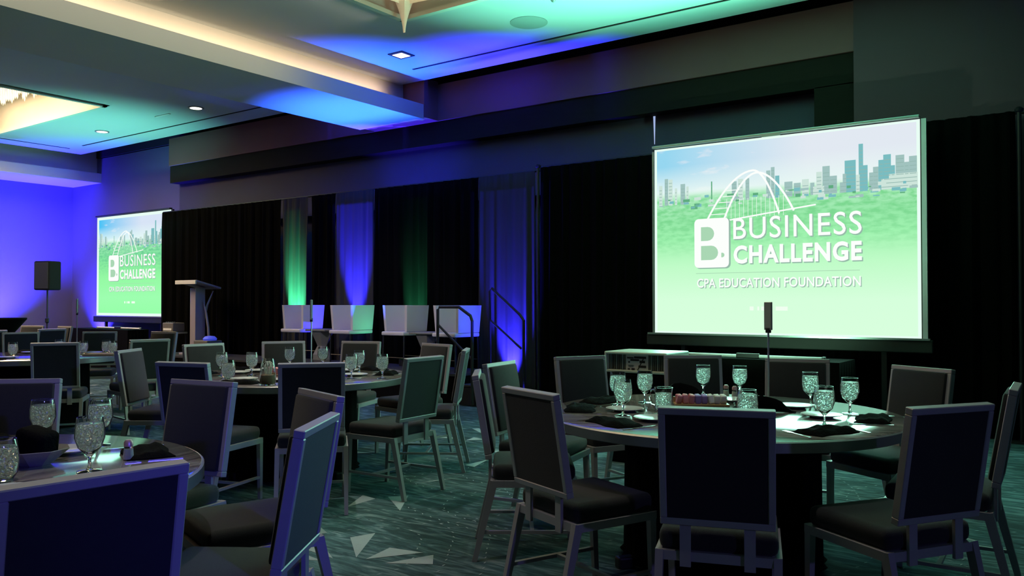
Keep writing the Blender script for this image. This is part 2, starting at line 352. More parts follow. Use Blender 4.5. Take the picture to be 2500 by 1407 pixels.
# ceiling fittings
def downlight(x, y, label, square=False, on=True):
    t = thing('downlight', label, 'ceiling light', (x, y, ZC))
    if square:
        MB().box((0, 0, -.006), (.26, .26, .014), bev=.004).build('trim_ring', 'frame_black', t); MB().box((0, 0, -.014), (.17, .17, .006)).build('lens', 'lamp_white', t)
    else:
        MB().lathe([(.085, 0), (.13, 0), (.13, -.012), (.085, -.012)], cap=False).build('trim_ring', 'edge_metal', t); MB().lathe([(0, -.008), (.1, -.008), (.1, -.013), (0, -.013)]).build('lens', 'lamp_white', t)
downlight(-7.65, 8.11, 'square downlight above the stage, right of the cross beam', True)
downlight(-12.6, 8.29, 'round downlight in the left ceiling bay, nearest the cross beam')
downlight(-15.83, 8.38, 'round downlight in the left ceiling bay, beyond the lit recess corner')
for x, y, q in [(-3.0, 1.6, 'foreground left'), (-5.3, 4.2, 'middle'), (-9.4, 4.3, 'far left'), (-13.0, 5.0, 'farthest')]: downlight(x, y, f'ceiling downlight above the {q} table, outside the picture')
t = thing('ceiling_speaker', 'flat round grey loudspeaker grille in the teal ceiling near the hanging tassel', 'ceiling speaker', (-5.54, 8.06, ZC))
MB().lathe([(0, -.014), (.2, -.014), (.225, -.004), (.225, 0)], 32).build('grille', 'grille_grey', t, smooth=True)
t = thing('ceiling_vent', 'slim pale strip fitting in the left ceiling bay between two downlights', 'ceiling vent', (-13.57, 8.27, ZC))
MB().box((0, 0, -.006), (.42, .05, .012)).build('cover', 'white_plastic', t)
t = thing('sprinkler', 'tiny sprinkler head in the teal ceiling above the round grille', 'sprinkler', (-4.9, 7.6, ZC))
MB().lathe([(0, -.03), (.012, -.03), (.03, -.006), (.035, 0)], 12).build('head', 'screen_metal', t)

def chandelier(h, label, tassel, seed):
    x0, x1, y0, y1 = h; cx, cy = (x0 + x1) / 2, (y0 + y1) / 2
    t = thing('chandelier', label, 'chandelier', (cx, cy, ZC + .70)); rnd = random.Random(seed)
    w, d = (x1 - x0) / 2 - .55, (y1 - y0) / 2 - .55
    MB().box((0, 0, -.02), (2 * w, 2 * d, .05)).build('canopy', 'screen_metal', t)
    MB().box((0, 0, -.09), (2 * w - .5, 2 * d - .5, .05)).build('light_panel', 'chandelier_panel', t)
    mb = MB()
    for k in range(4):
        n = 46
        for i in range(n):
            u = -1 + 2 * i / (n - 1); x, y = ((u * w, -d), (u * w, d), (-w, u * d), (w, u * d))[k]
            l = .34 + .16 * rnd.random(); mb.lathe([(0, -l), (.014, -l + .05), (.008, -.05), (.008, -.04)], 5, (x, y, 0), cap=False)
    mb.build('crystal_strands', 'crystal', t, kind='stuff')
    if tassel:
        mb = MB(); px, py = x0 - cx + .17, y1 - cy - .17; rings = 10
        prof = []
        for i in range(rings):
            f = i / (rings - 1); prof.append((.012 + .20 * f ** 1.5, -.92 + .62 * f))
        mb.lathe(prof, 16, (px, py, 0), cap=False)
        for v in mb.bm.verts:
            a = math.atan2(v.co.y - py, v.co.x - px); f = (v.co.z + .92) / .62; k = 1 + .18 * math.sin(6 * a) * f
            v.co.x = px + (v.co.x - px) * k; v.co.y = py + (v.co.y - py) * k
        mb.build('tassel', 'gauze', t, smooth=True)
        mb = MB()
        for (ax, ay), (bx, by) in (((px, py), (px + 2.6, py)), ((px, py), (px, py - 2.6))):
            prev = None
            for i in range(9):
                f = i / 8; x = ax + (bx - ax) * f; y = ay + (by - ay) * f; z = -.60 - .05 * math.sin(f * math.pi)
                cur = (mb.bm.verts.new((x, y, z)), mb.bm.verts.new((x, y, -.12)))
                if prev: mb.bm.faces.new((prev[0], cur[0], cur[1], prev[1]))
                prev = cur
        mb.build('gauze_swag', 'gauze', t, smooth=True)
chandelier(HL, 'glowing crystal chandelier in the square ceiling recess at far left', False, 1)
chandelier(HR, 'chandelier with a hanging pointed gauze tassel at the top of the room', True, 2)

# ------------------------------------------------------------------ drapes, pipe and posts
def drape(x0, x1, m, label, seed, z1=3.14, amp=.028, y=9.36, group=None, pinch=0):
    rnd = random.Random(seed); n = max(10, int((x1 - x0) / .022)); nz = 14; mb = MB(); ph = [rnd.uniform(0, 6.28) for _ in range(6)]
    grid = []; cxm = (x0 + x1) / 2
    for j in range(nz + 1):
        f = j / nz; z = .02 + (z1 - .02) * f; row = []
        for i in range(n + 1):
            u = i / n; x = x0 + (x1 - x0) * u
            a = amp * (.55 + .45 * (1 - f))
            yy = y + a * (math.sin(x * 38 + ph[0] + .5 * math.sin(3 * f + ph[1])) + .55 * math.sin(x * 61 + ph[2]) + .4 * math.sin(x * 17 + ph[3] + f))
            if f > .96: yy += .008 * math.sin(x * 190 + ph[4])
            xx = cxm + (x - cxm) * (1 - pinch * math.sin(math.pi * f))
            row.append(mb.bm.verts.new((xx, yy, z)))
        grid.append(row)
    for j in range(nz):
        for i in range(n): mb.bm.faces.new((grid[j][i], grid[j][i + 1], grid[j + 1][i + 1], grid[j + 1][i]))
    o = mb.build('drape', m, smooth=True); s = o.modifiers.new('thickness', 'SOLIDIFY'); s.thickness = .004
    return tag(o, label, 'drape', group)
drape(-15.35, -11.66, 'black_drape', 'black floor-length drape just right of the small screen behind the lectern', 1)
drape(-11.62, -10.95, 'sheer_drape', 'sheer gathered drape glowing green behind the first stage armchair', 2, amp=.018, pinch=.08)
drape(-10.9, -10.30, 'black_drape', 'black drape between the green lit and the first blue lit drape', 3)
drape(-10.28, -9.42, 'sheer_drape', 'sheer gathered drape lit blue behind the second stage armchair', 4, amp=.014)
drape(-9.38, -7.32, 'black_drape', 'black drape faintly lit green between the two blue drapes', 5)
drape(-7.29, -6.33, 'sheer_drape', 'sheer drape lit bright blue behind the stair handrails', 6, amp=.014)
drape(-6.24, -3.0, 'black_drape', 'black drape between the stair and the large screen', 7, z1=3.18)
drape(-2.95, -.70, 'black_drape', 'black drape behind and right of the large screen', 8, z1=3.2)
drape(-.62, 3.4, 'black_drape', 'black drape at the far right edge of the wall', 9, z1=3.2)
t = thing('drape_pipe', 'black horizontal pipe carrying the drapes along the stage wall', 'curtain rail', (0, 9.42, 0))
MB().tube([(-15.4, 0, 3.15), (-6.26, 0, 3.15)], .018).tube([(-6.26, 0, 3.19), (3.5, 0, 3.2)], .018).build('pipe', 'black_metal', t)
pk = None
def post(x, z, label):
    global pk
    t = thing('drape_post', label, 'post', (x, 9.27, 0))
    MB().tube([(0, 0, 0.01), (0, 0, z)], .02).build('pole', 'black_metal', t); MB().lathe([(0, z), (.035, z + .005), (.04, z + .03), (.02, z + .05), (0, z + .055)], 14).build('finial', 'black_metal', t, smooth=True)
    MB().box((0, 0, .006), (.3, .22, .012)).build('base_plate', 'black_metal', t)
post(-6.22, 3.16, 'black drape post between the brightest blue drape and the black drape')
post(-.66, 3.17, 'black drape post near the right edge of the wall')

# ------------------------------------------------------------------ projection screens
def grad(name, stops, sky_l, sky_r, trees):
    m = bpy.data.materials.new(name); m.use_nodes = True; nt = m.node_tree; nt.nodes.clear(); L = nt.links.new
    o = nt.nodes.new('ShaderNodeOutputMaterial'); e = nt.nodes.new('ShaderNodeEmission'); L(e.outputs[0], o.inputs[0])
    tc = nt.nodes.new('ShaderNodeTexCoord'); sp = nt.nodes.new('ShaderNodeSeparateXYZ'); L(tc.outputs['Object'], sp.inputs[0])
    t = nt.nodes.new('ShaderNodeMath'); t.operation = 'DIVIDE'; t.inputs[1].default_value = 2.18; L(sp.outputs[2], t.inputs[0])
    s = nt.nodes.new('ShaderNodeMath'); s.operation = 'DIVIDE'; s.inputs[1].default_value = 2.88; L(sp.outputs[0], s.inputs[0])
    cr = nt.nodes.new('ShaderNodeValToRGB'); L(t.outputs[0], cr.inputs[0]); el = cr.color_ramp.elements
    while len(el) > 1: el.remove(el[-1])
    el[0].position = stops[0][0]; el[0].color = (*s2l(*stops[0][1]), 1)
    for p, c in stops[1:]: q = el.new(p); q.color = (*s2l(*c), 1)
    n = nt.nodes.new('ShaderNodeTexNoise'); n.inputs['Scale'].default_value = 9; n.inputs['Detail'].default_value = 6
    mp = nt.nodes.new('ShaderNodeMapping'); mp.inputs['Scale'].default_value = (1, 1, 2.6); L(tc.outputs['Object'], mp.inputs[0]); L(mp.outputs[0], n.inputs['Vector'])
    # foliage band
    band = nt.nodes.new('ShaderNodeValToRGB'); L(t.outputs[0], band.inputs[0]); b = band.color_ramp.elements
    b[0].position = .40; b[0].color = (0, 0, 0, 1); b[1].position = .60; b[1].color = (1, 1, 1, 1); q = b.new(.70); q.color = (1, 1, 1, 1); q = b.new(.745); q.color = (0, 0, 0, 1)
    nr = nt.nodes.new('ShaderNodeMapRange'); nr.inputs['From Min'].default_value = .40; nr.inputs['From Max'].default_value = .62; L(n.outputs[0], nr.inputs[0])
    mu = nt.nodes.new('ShaderNodeMath'); mu.operation = 'MULTIPLY'; L(band.outputs[0], mu.inputs[0]); L(nr.outputs[0], mu.inputs[1])
    mx = nt.nodes.new('ShaderNodeMix'); mx.data_type = 'RGBA'; L(mu.outputs[0], mx.inputs[0]); L(cr.outputs[0], mx.inputs[6]); mx.inputs[7].default_value = (*s2l(*trees), 1)
    # sky, bluer to the left, with soft clouds
    sk = nt.nodes.new('ShaderNodeMapRange'); sk.inputs['From Min'].default_value = .05; sk.inputs['From Max'].default_value = .62; L(s.outputs[0], sk.inputs[0])
    n2 = nt.nodes.new('ShaderNodeTexNoise'); n2.inputs['Scale'].default_value = 2.4; n2.inputs['Detail'].default_value = 5; mp2 = nt.nodes.new('ShaderNodeMapping'); mp2.inputs['Scale'].default_value = (1, 1, 3.2); L(tc.outputs['Object'], mp2.inputs[0]); L(mp2.outputs[0], n2.inputs['Vector'])
    c2 = nt.nodes.new('ShaderNodeMapRange'); c2.inputs['From Min'].default_value = .54; c2.inputs['From Max'].default_value = .70; L(n2.outputs[0], c2.inputs[0])
    mxm = nt.nodes.new('ShaderNodeMath'); mxm.operation = 'MAXIMUM'; L(sk.outputs[0], mxm.inputs[0]); L(c2.outputs[0], mxm.inputs[1])
    sky = nt.nodes.new('ShaderNodeMix'); sky.data_type = 'RGBA'; L(mxm.outputs[0], sky.inputs[0]); sky.inputs[6].default_value = (*s2l(*sky_l), 1); sky.inputs[7].default_value = (*s2l(*sky_r), 1)
    sf = nt.nodes.new('ShaderNodeMapRange'); sf.inputs['From Min'].default_value = .745; sf.inputs['From Max'].default_value = .90; L(t.outputs[0], sf.inputs[0])
    fin = nt.nodes.new('ShaderNodeMix'); fin.data_type = 'RGBA'; L(sf.outputs[0], fin.inputs[0]); L(mx.outputs[2], fin.inputs[6]); L(sky.outputs[2], fin.inputs[7])
    L(fin.outputs[2], e.inputs[0]); MATS[name] = m
grad('picture_large', [(0, (217, 255, 222)), (.18, (214, 255, 220)), (.36, (192, 252, 200)), (.50, (160, 243, 176)), (.60, (150, 232, 168)), (.72, (180, 238, 196)), (.76, (232, 248, 244))], (150, 214, 240), (226, 233, 242), (126, 216, 146))
grad('picture_small', [(0, (150, 255, 168)), (.18, (158, 255, 176)), (.36, (150, 250, 165)), (.50, (140, 240, 160)), (.60, (130, 228, 160)), (.72, (170, 238, 190)), (.76, (228, 250, 246))], (80, 196, 246), (216, 228, 246), (112, 208, 150))
glow('border_white', (232, 255, 244)); glow('print_white', (252, 255, 252)); glow('print_shade', (150, 186, 168)); glow('line_green', (170, 215, 180))
glow('tower_teal', (122, 188, 192)); glow('tower_grey', (160, 194, 190)); glow('tower_pale', (204, 228, 218)); glow('window_dark', (146, 182, 174)); glow('faint_white', (240, 255, 240))
glow('tree_dark', (96, 172, 128))

def text_mesh(txt, parent, x0, x1, z0, z1, y, m, name, bold=0, mats=None, spacing=1):
    cu = bpy.data.curves.new('lettering', 'FONT'); cu.body = txt; cu.offset = bold; cu.space_character = spacing; cu.resolution_u = 4
    ob = bpy.data.objects.new('tmp', cu); COL.objects.link(ob); dg = bpy.context.evaluated_depsgraph_get()
    me = bpy.data.meshes.new_from_object(ob.evaluated_get(dg)); bpy.data.objects.remove(ob)
    xs = [v.co.x for v in me.vertices]; ys = [v.co.y for v in me.vertices]; ax, bx, ay, by = min(xs), max(xs), min(ys), max(ys)
    for v in me.vertices: v.co = Vector((x0 + (v.co.x - ax) / (bx - ax) * (x1 - x0), y, z0 + (v.co.y - ay) / (by - ay) * (z1 - z0)))
    me.materials.clear(); me.materials.append(MATS[m]); o = bpy.data.objects.new(name, me); COL.objects.link(o); o.parent = parent; return o

W_, H_ = 2.88, 2.18
BLD = [  # s0, s1, top, material
    (.02, .035, .80, 'tower_pale'), (.045, .06, .835, 'tower_grey'), (.062, .08, .83, 'tower_pale'), (.09, .10, .78, 'tower_pale'), (.115, .135, .80, 'tower_grey'), (.14, .15, .785, 'tower_pale'),
    (.245, .25, .80, 'tree_dark'), (.33, .35, .79, 'tower_grey'), (.355, .375, .80, 'tower_pale'), (.385, .40, .80, 'tower_grey'),
    (.466, .482, .83, 'tower_grey'), (.484, .498, .845, 'tower_grey'), (.50, .516, .80, 'tower_teal'), (.535, .565, .765, 'tower_grey'), (.57, .595, .755, 'tower_grey'), (.60, .625, .77, 'tower_pale'), (.63, .645, .75, 'tower_grey'),
    (.652, .672, .80, 'tower_pale'), (.674, .70, .825, 'tower_grey'), (.70, .725, .775, 'tower_grey'), (.64, .68, .73, 'tower_pale'), (.735, .75, .74, 'tower_grey'), (.752, .79, .842, 'tower_teal'), (.745, .757, .78, 'tower_grey'),
    (.80, .815, .915, 'tower_teal'), (.812, .83, .812, 'tower_teal'), (.79, .803, .77, 'tower_pale'), (.835, .85, .775, 'tower_grey'), (.848, .866, .80, 'tower_grey'), (.866, .882, .83, 'tower_teal'), (.882, .907, .853, 'tower_teal'), (.907, .92, .80, 'tower_teal'), (.922, .95, .845, 'tower_grey'), (.95, .965, .81, 'tower_grey'), (.965, .99, .835, 'tower_grey'),
    (.875, .90, .74, 'tower_pale'), (.90, .992, .76, 'tower_pale')]
def screen(label, loc, pic, s_lo, small, y_extra=0):
    x, y, z = loc
    t = thing('projection_screen', label, 'screen', (x, y, 0))
    pn = MB().poly([(0, -.001, 0), (W_, -.001, 0), (W_, -.001, H_), (0, -.001, H_)]).build('projected_image', pic, t); pn.location = (0, -.004, z)
    def P(u, v, d): return (u * W_, -.004 - d, z + v * H_)
    mb = MB(); b = .011 if not small else .028
    for a0, a1, b0, b1 in ((0, 1, 0, b), (0, 1, 1 - b, 1), (0, b, 0, 1), (1 - b, 1, 0, 1)): mb.poly([P(a0, b0, .004), P(a1, b0, .004), P(a1, b1, .004), P(a0, b1, .004)])
    mb.build('picture_border', 'border_white', pn).matrix_parent_inverse = Matrix.Translation((0, .004, -z))
    # skyline
    mb = MB(); names = ['tower_pale', 'tower_grey', 'tower_teal', 'tree_dark', 'window_dark']
    def quad(u0, u1, v0, v1, d, m):
        f = mb.bm.faces.new([mb.bm.verts.new(P(a, c, d)) for a, c in ((u0, v0), (u1, v0), (u1, v1), (u0, v1))]); f.material_index = names.index(m)
    for k, (a, c, tp, m) in enumerate(BLD):
        quad(a, c, .69, tp, .002 + .0001 * k, m)
        nn = max(1, int((tp - .70) / .018))
        for q in range(nn): quad(a + .002, c - .002, .70 + q * .018, .703 + q * .018, .0065, 'window_dark' if m != 'window_dark' else m)
    rnd = random.Random(3)
    for k in range(60):
        a = rnd.uniform(.01, .97); q = rnd.uniform(.66, .72); quad(a, a + rnd.uniform(.008, .03), q, q + rnd.uniform(.005, .018), .0068, rnd.choice(names[:4]))
    mb.build('skyline', names, pn, kind='stuff').matrix_parent_inverse = Matrix.Translation((0, .004, -z))
    # arch bridge
    mb = MB()
    def ribbon(pts, wd, d):
        pr = None
        for i, (u, v) in enumerate(pts):
            a = pts[max(i - 1, 0)]; c = pts[min(i + 1, len(pts) - 1)]; tx, tz = (c[0] - a[0]) * W_, (c[1] - a[1]) * H_; l = math.hypot(tx, tz); nx, nz = -tz / l * wd, tx / l * wd
            q = Vector(P(u, v, d)); cur = (mb.bm.verts.new(q + Vector((nx, 0, nz))), mb.bm.verts.new(q - Vector((nx, 0, nz))))
            if pr: mb.bm.faces.new((pr[0], pr[1], cur[1], cur[0]))
            pr = cur
    def arch(u0, v0, uc, vc, u1, v1, n=24):
        o = []
        for i in range(n + 1):
            f = i / n
            if f < .5: g = f * 2; o.append((u0 + (uc - u0) * (1 - math.cos(g * math.pi / 2)) ** .8, v0 + (vc - v0) * math.sin(g * math.pi / 2) ** 1.0))
            else: g = (1 - f) * 2; o.append((u1 + (uc - u1) * (1 - math.cos(g * math.pi / 2)) ** .8, v1 + (vc - v1) * math.sin(g * math.pi / 2)))
        return o
    def arch2(u0, v0, uc, vc, u1, v1):   # quadratic-like arch with upright legs
        o = []
        for i in range(25):
            f = i / 24 * 2 - 1; k = 1 - abs(f) ** 1.9; ub = uc + (u1 - uc) * f if f > 0 else uc + (uc - u0) * f; vb = (v1 if f > 0 else v0); o.append((ub, vb + (vc - vb) * k))
        return o
    ribbon(arch2(.23, .60, .415, .838, .515, .61), .011, .0075); ribbon(arch2(.298, .595, .43, .825, .57, .62), .011, .0076)
    ribbon([(.30, .588), (.45, .612), (.65, .642)], .008, .0077)
    for k in range(14): u = .31 + k * .017; ribbon([(u, .60), (u, .70)], .002, .0074)
    for k in range(5): ribbon([(.245 + .016 * k, .625 + .03 * k), (.305 + .014 * k, .625 + .03 * k)], .004, .0074)
    mb.build('arch_bridge', 'print_white', pn).matrix_parent_inverse = Matrix.Translation((0, .004, -z))
    # logo plate with a cut-out letter
    def lg(u0, u1, v0, v1, d, m, nm, r=.05):
        mb = MB(); pts = []
        for cx, cz, a0 in ((u1 * W_ - r, v1 * H_ - r, 0), (u0 * W_ + r, v1 * H_ - r, 90), (u0 * W_ + r, v0 * H_ + r, 180), (u1 * W_ - r, v0 * H_ + r, 270)):
            for k in range(5): a = R(a0 + k * 22.5); pts.append((cx + r * math.cos(a), -.004 - d, z + cz + r * math.sin(a)))
        mb.poly(pts); o = mb.build(nm, m, pn); o.matrix_parent_inverse = Matrix.Translation((0, .004, -z)); return o
    lg(.181, .325, .342, .602, .0080, 'print_shade', 'logo_shadow'); lg(.175, .318, .348, .606, .0085, 'print_white', 'logo_plate')
    inv = Matrix.Translation((0, .004, -z))
    def tx(s, u0, u1, v0, v1, d, m, nm, bold=0, sp=1):
        o = text_mesh(s, pn, u0 * W_, u1 * W_, z + v0 * H_, z + v1 * H_, -.004 - d, m, nm, bold, spacing=sp); o.matrix_parent_inverse = inv
    def dshape(u0, u1, v0, v1, nm):
        mb = MB(); a0, a1, b0, b1 = u0 * W_, u1 * W_, z + v0 * H_, z + v1 * H_; r = (b1 - b0) / 2; pts = [(a0, -.0132, b0), (a0, -.0132, b1)]
        for k in range(9): a = R(90 - k * 22.5); pts.append((a1 - r + r * math.cos(a), -.0132, (b0 + b1) / 2 + r * math.sin(a)))
        mb.poly(pts); mb.build(nm, 'line_green', pn).matrix_parent_inverse = inv
    dshape(.203, .258, .489, .562, 'logo_letter'); dshape(.203, .274, .388, .463, 'logo_letter'); dshape(.287, .300, .400, .424, 'logo_letter')
    for du, dv, d, m in ((.004, -.006, .0080, 'print_shade'), (0, 0, .0094, 'print_white')):
        nm = 'lettering' if d > .009 else 'letter_shadow'
        tx('BUSINESS', .336 + du, .809 + du, .49 + dv, .60 + dv, d, m, nm, .004, 1.1)
        tx('CHALLENGE', .337 + du, .809 + du, .364 + dv, .458 + dv, d, m, nm, .035, 1.12)
        tx('CPA EDUCATION FOUNDATION', .186 + du * .7, .805 + du * .7, .243 + dv * .7, .291 + dv * .7, d, m, nm, .012 if d > .009 else .02, 1.05)
    mb = MB(); mb.poly([P(.181, .317, .009), P(.802, .317, .009), P(.802, .320, .009), P(.181, .320, .009)]); o = mb.build('rule_line', 'line_green', pn); o.matrix_parent_inverse = inv
    mb = MB()
    for a, c in ((.40, .415), (.43, .437), (.445, .475), (.50, .545)): mb.poly([P(a, .125, .009), P(c, .125, .009), P(c, .145, .009), P(a, .145, .009)])
    o = mb.build('faint_marks', 'faint_white', pn); o.matrix_parent_inverse = inv
    # hardware
    MB().box((W_ / 2, .03, z + H_ / 2), (W_ + .05, .04, H_ + .02)).build('frame', 'frame_black', t)
    MB().box((W_ / 2, 0, z - .075), (W_ + .20, .06, .13), bev=.01).build('bottom_skirt', 'frame_black', t)
    MB().box((W_ / 2, -.03, z - .005), (W_ + .16, .03, .02)).build('bottom_bar', 'screen_metal', t)
    tb = MB().box((W_ / 2 - .01, -.01, z + H_ + .025), (W_ + .02, .07, .03), bev=.006).build('roller_case', 'screen_metal' if not small else 'frame_black', t)
    if not small:
        MB().box((W_ / 2 - .03, -.05, z + H_ + .01), (.2, .02, .035)).build('centre_clip', 'screen_metal', t)
        MB().box((W_ + .035, -.005, z + H_ / 2 - .02), (.045, .03, H_ + .04)).build('side_rail', 'screen_edge', t); MB().box((-.02, -.002, z + H_ / 2 - .02), (.02, .02, H_)).build('side_rail', 'screen_metal', t)
    for q in (.35, W_ - .35): MB().bar((q, .03, 0), (q, .03, z - .1), .05).box((q, .03, .015), (.06, .55, .03)).build('leg', 'black_metal', t)
    return t
screen('large projection screen beside the right-hand tables showing the Business Challenge slide', (-4.36, 9.0, .98), 'picture_large', 0, False)
screen('smaller looking projection screen on the far left beside the lectern', (-18.29, 9.6, 1.05), 'picture_small', 0, True)

def draped_table(x0, x1, y0, y1, z, label):
    t = thing('draped_table', label, 'table', ((x0 + x1) / 2, (y0 + y1) / 2, 0)); w, d = x1 - x0, y1 - y0
    mb = MB(); n = 120; bot = []; top = []
    per = []
    for i in range(n):
        s = i / n * 4; k = int(s); f = s - k
        p = ((-1 + 2 * f, -1), (1, -1 + 2 * f), (1 - 2 * f, 1), (-1, 1 - 2 * f))[k]; per.append(p)
    for i, (px, py) in enumerate(per):
        a = 1 + .02 * math.sin(i * 1.3); top.append(mb.bm.verts.new((px * w / 2, py * d / 2, z))); bot.append(mb.bm.verts.new((px * w / 2 * a, py * d / 2 * (1 + .05 * math.sin(i * 1.3)), .01)))
    for i in range(n): j = (i + 1) % n; mb.bm.faces.new((bot[i], bot[j], top[j], top[i]))
    mb.bm.faces.new(top); mb.build('tablecloth', 'black_cloth', t); return t
draped_table(-3.95, -2.05, 8.15, 8.75, .77, 'long black draped table below the large screen')
draped_table(-17.9, -15.6, 8.8, 9.24, .80, 'black draped table below the small left screen')
def tube_bar(x0, x1, y, z, label):
    t = thing('tube_bar', label, 'metal bar', ((x0 + x1) / 2, y, z)); l = (x1 - x0) / 2
    MB().tube([(-l, 0, .022), (-.1, 0, .022)], .016).build('tube', 'screen_edge', t); MB().tube([(.1, 0, .022), (l, 0, .022)], .016).build('tube', 'screen_edge', t)
    for s in (-1, 1): MB().lathe([(0, -.02), (.018, -.018), (.022, 0), (.018, .018), (0, .02)], 10, (s * (l + .02), 0, .022)).build('end_knob', 'screen_metal', t, smooth=True)
    MB().box((0, 0, .025), (.24, .04, .05), bev=.008).build('clamp', 'black_metal', t); return t
tube_bar(-3.72, -2.25, 8.30, .77, 'pale metal tube bar lying on the black table below the large screen')
tube_bar(-17.2, -15.6, 9.05, .80, 'pale metal tube bar lying on the black table below the small screen')
# ------------------------------------------------------------------ stage, armchairs, side tables, lectern
st = thing('stage', 'low black carpeted stage platform running in front of the drapes', 'stage', (0, 0, 0))
MB().box((-10.6, 8.84, .385), (7.4, .9, .03)).build('deck', 'stage_deck', st); MB().box((-10.6, 8.41, .185), (7.36, .02, .37)).box((-6.93, 8.84, .185), (.02, .86, .37)).build('skirt', 'black_cloth', st)
sp_ = thing('stage_steps', 'black two-step stair at the right end of the stage', 'steps', (-6.65, 8.73, 0))
for k, (x, z) in enumerate(((-.08, .27), (.18, .13))): MB().box((x, 0, z - .015), (.26, .70, .03)).build('tread', 'stage_deck', sp_)
MB().box((-.08, -.335, .13), (.24, .03, .24)).box((-.08, .335, .13), (.24, .03, .24)).box((.18, -.335, .06), (.22, .03, .12)).box((.18, .335, .06), (.22, .03, .12)).build('side_panel', 'black_metal', sp_)
def handrail(y, pts, low, label):
    t = thing('handrail', label, 'handrail', (0, y, 0)); MB().tube([(a, 0, b) for a, b in pts], .02).build('rail', 'black_metal', t); MB().tube([(a, 0, b) for a, b in low], .016).build('lower_bar', 'black_metal', t)
handrail(9.13, [(-6.93, .42), (-6.93, 1.50), (-6.90, 1.535), (-6.42, 1.17), (-6.36, 1.10), (-6.36, .03)], [(-6.93, 1.10), (-6.40, .72)], 'black stair handrail at the back, standing against the bright blue drape')
handrail(8.32, [(-7.18, .03), (-7.18, 1.25), (-7.15, 1.28), (-6.82, 1.28), (-6.63, 1.17), (-6.60, 1.10), (-6.60, .03)], [(-7.18, 1.05), (-6.62, .62)], 'black stair handrail at the front, crossing the rightmost stage armchair')

def armchair():
    t = thing('stage_armchair', '', 'armchair')
    w, d = .215, .21; fl_ = .05; z0, z1 = .53, .90
    def wall(a, b, nm):
        pass
    mb = MB(); th = .04
    # three sided shell flaring upward
    def P(x, y, z): f = 1 + fl_ * (z - z0) / (z1 - z0) * 2; return Vector((x * f, y * f, z))
    out = [(-w, -d), (-w, d), (w, d), (w, -d)]; inn = [(-w + th, -d), (-w + th, d - th), (w - th, d - th), (w - th, -d)]
    rings = {}
    for nm, pts in (('o', out), ('i', inn)):
        for lv, z in ((0, z0), (1, z1)): rings[nm, lv] = [mb.bm.verts.new(P(x, y, z)) for x, y in pts]
    for k in range(3):
        for nm in 'oi': mb.bm.faces.new((rings[nm, 0][k], rings[nm, 0][k + 1], rings[nm, 1][k + 1], rings[nm, 1][k]))
        for lv in (0, 1): mb.bm.faces.new((rings['o', lv][k], rings['o', lv][k + 1], rings['i', lv][k + 1], rings['i', lv][k]))
    for k in (0, 3): mb.bm.faces.new((rings['o', 0][k], rings['i', 0][k], rings['i', 1][k], rings['o', 1][k]))
    mb.build('shell', 'stool_shell', t)
    MB().box((0, -.03, .50), (.43, .50, .055), bev=.015).build('seat', 'stool_shell', t)
    for sx in (-1, 1):
        for sy in (-1, 1): MB().tube([(sx * .20, sy * .22 - .03, .475), (sx * .205, sy * .23 - .03, .0)], .010, 8).build('leg', 'black_metal', t)
    MB().tube([(-.2, -.255, .16), (.2, -.255, .16)], .007, 6).tube([(-.2, .195, .16), (.2, .195, .16)], .007, 6).build('stretcher', 'black_metal', t)
    return t
K = Kind(armchair())
ARM = 'armchairs on the stage'
K.put((-10.42, 8.80, .4), R(4), 'pale boxy armchair on stage, leftmost, with a bright blue lit side', ARM)
K.put((-9.30, 8.80, .4), R(2), 'pale boxy armchair on stage with a green lit side, second from left', ARM)
K.put((-8.20, 8.80, .4), R(0), 'pale boxy armchair on stage with a dim grey side, third from left', ARM)
K.put((-7.24, 8.80, .4), R(-4), 'pale boxy armchair on stage behind the front handrail', ARM)
def side_table():
    t = thing('side_table', '', 'side table'); mb = MB(); prof = [(.0, 0), (.12, 0), (.15, .06), (.15, .14), (.08, .27), (.09, .30), (.17, .47), (.18, .5), (0, .5)]
    mb.lathe(prof, 6); mb.build('body', 'concrete', t); MB().box((0, 0, .515), (.38, .36, .03), bev=.008).build('table_top', 'concrete', t); return t
K = Kind(side_table()); G = 'hourglass side tables on the stage'
K.put((-9.88, 8.72, .4), R(10), 'faceted hourglass side table between the first two stage armchairs', G)
K.put((-7.72, 8.72, .4), R(10), 'faceted hourglass side table between the last two stage armchairs', G)
def uplight(x, y, z, label, lens):
    t = thing('uplight', label, 'stage light', (x, y, z)); MB().lathe([(.05, 0), (.06, .0), (.06, .10), (.045, .10), (.045, .02), (0, .02)], 16, cap=False).build('housing', 'black_metal', t, smooth=True)
    MB().lathe([(0, .085), (.045, .085)], 16, cap=False).build('lens', lens, t)
glow('lens_teal', (60, 235, 200), 2); glow('lens_blue', (40, 70, 255), 2); glow('lens_green', (60, 255, 150), 2)
uplight(-11.2, 9.04, .4, 'small floor uplight washing the leftmost drape green', 'lens_green'); uplight(-9.75, 9.04, .4, 'small floor uplight washing the second drape blue', 'lens_blue')
uplight(-8.5, 9.06, .4, 'small floor uplight glowing green under the third armchair', 'lens_green'); uplight(-6.72, 9.235, .0, 'small floor uplight beside the stage steps', 'lens_blue')

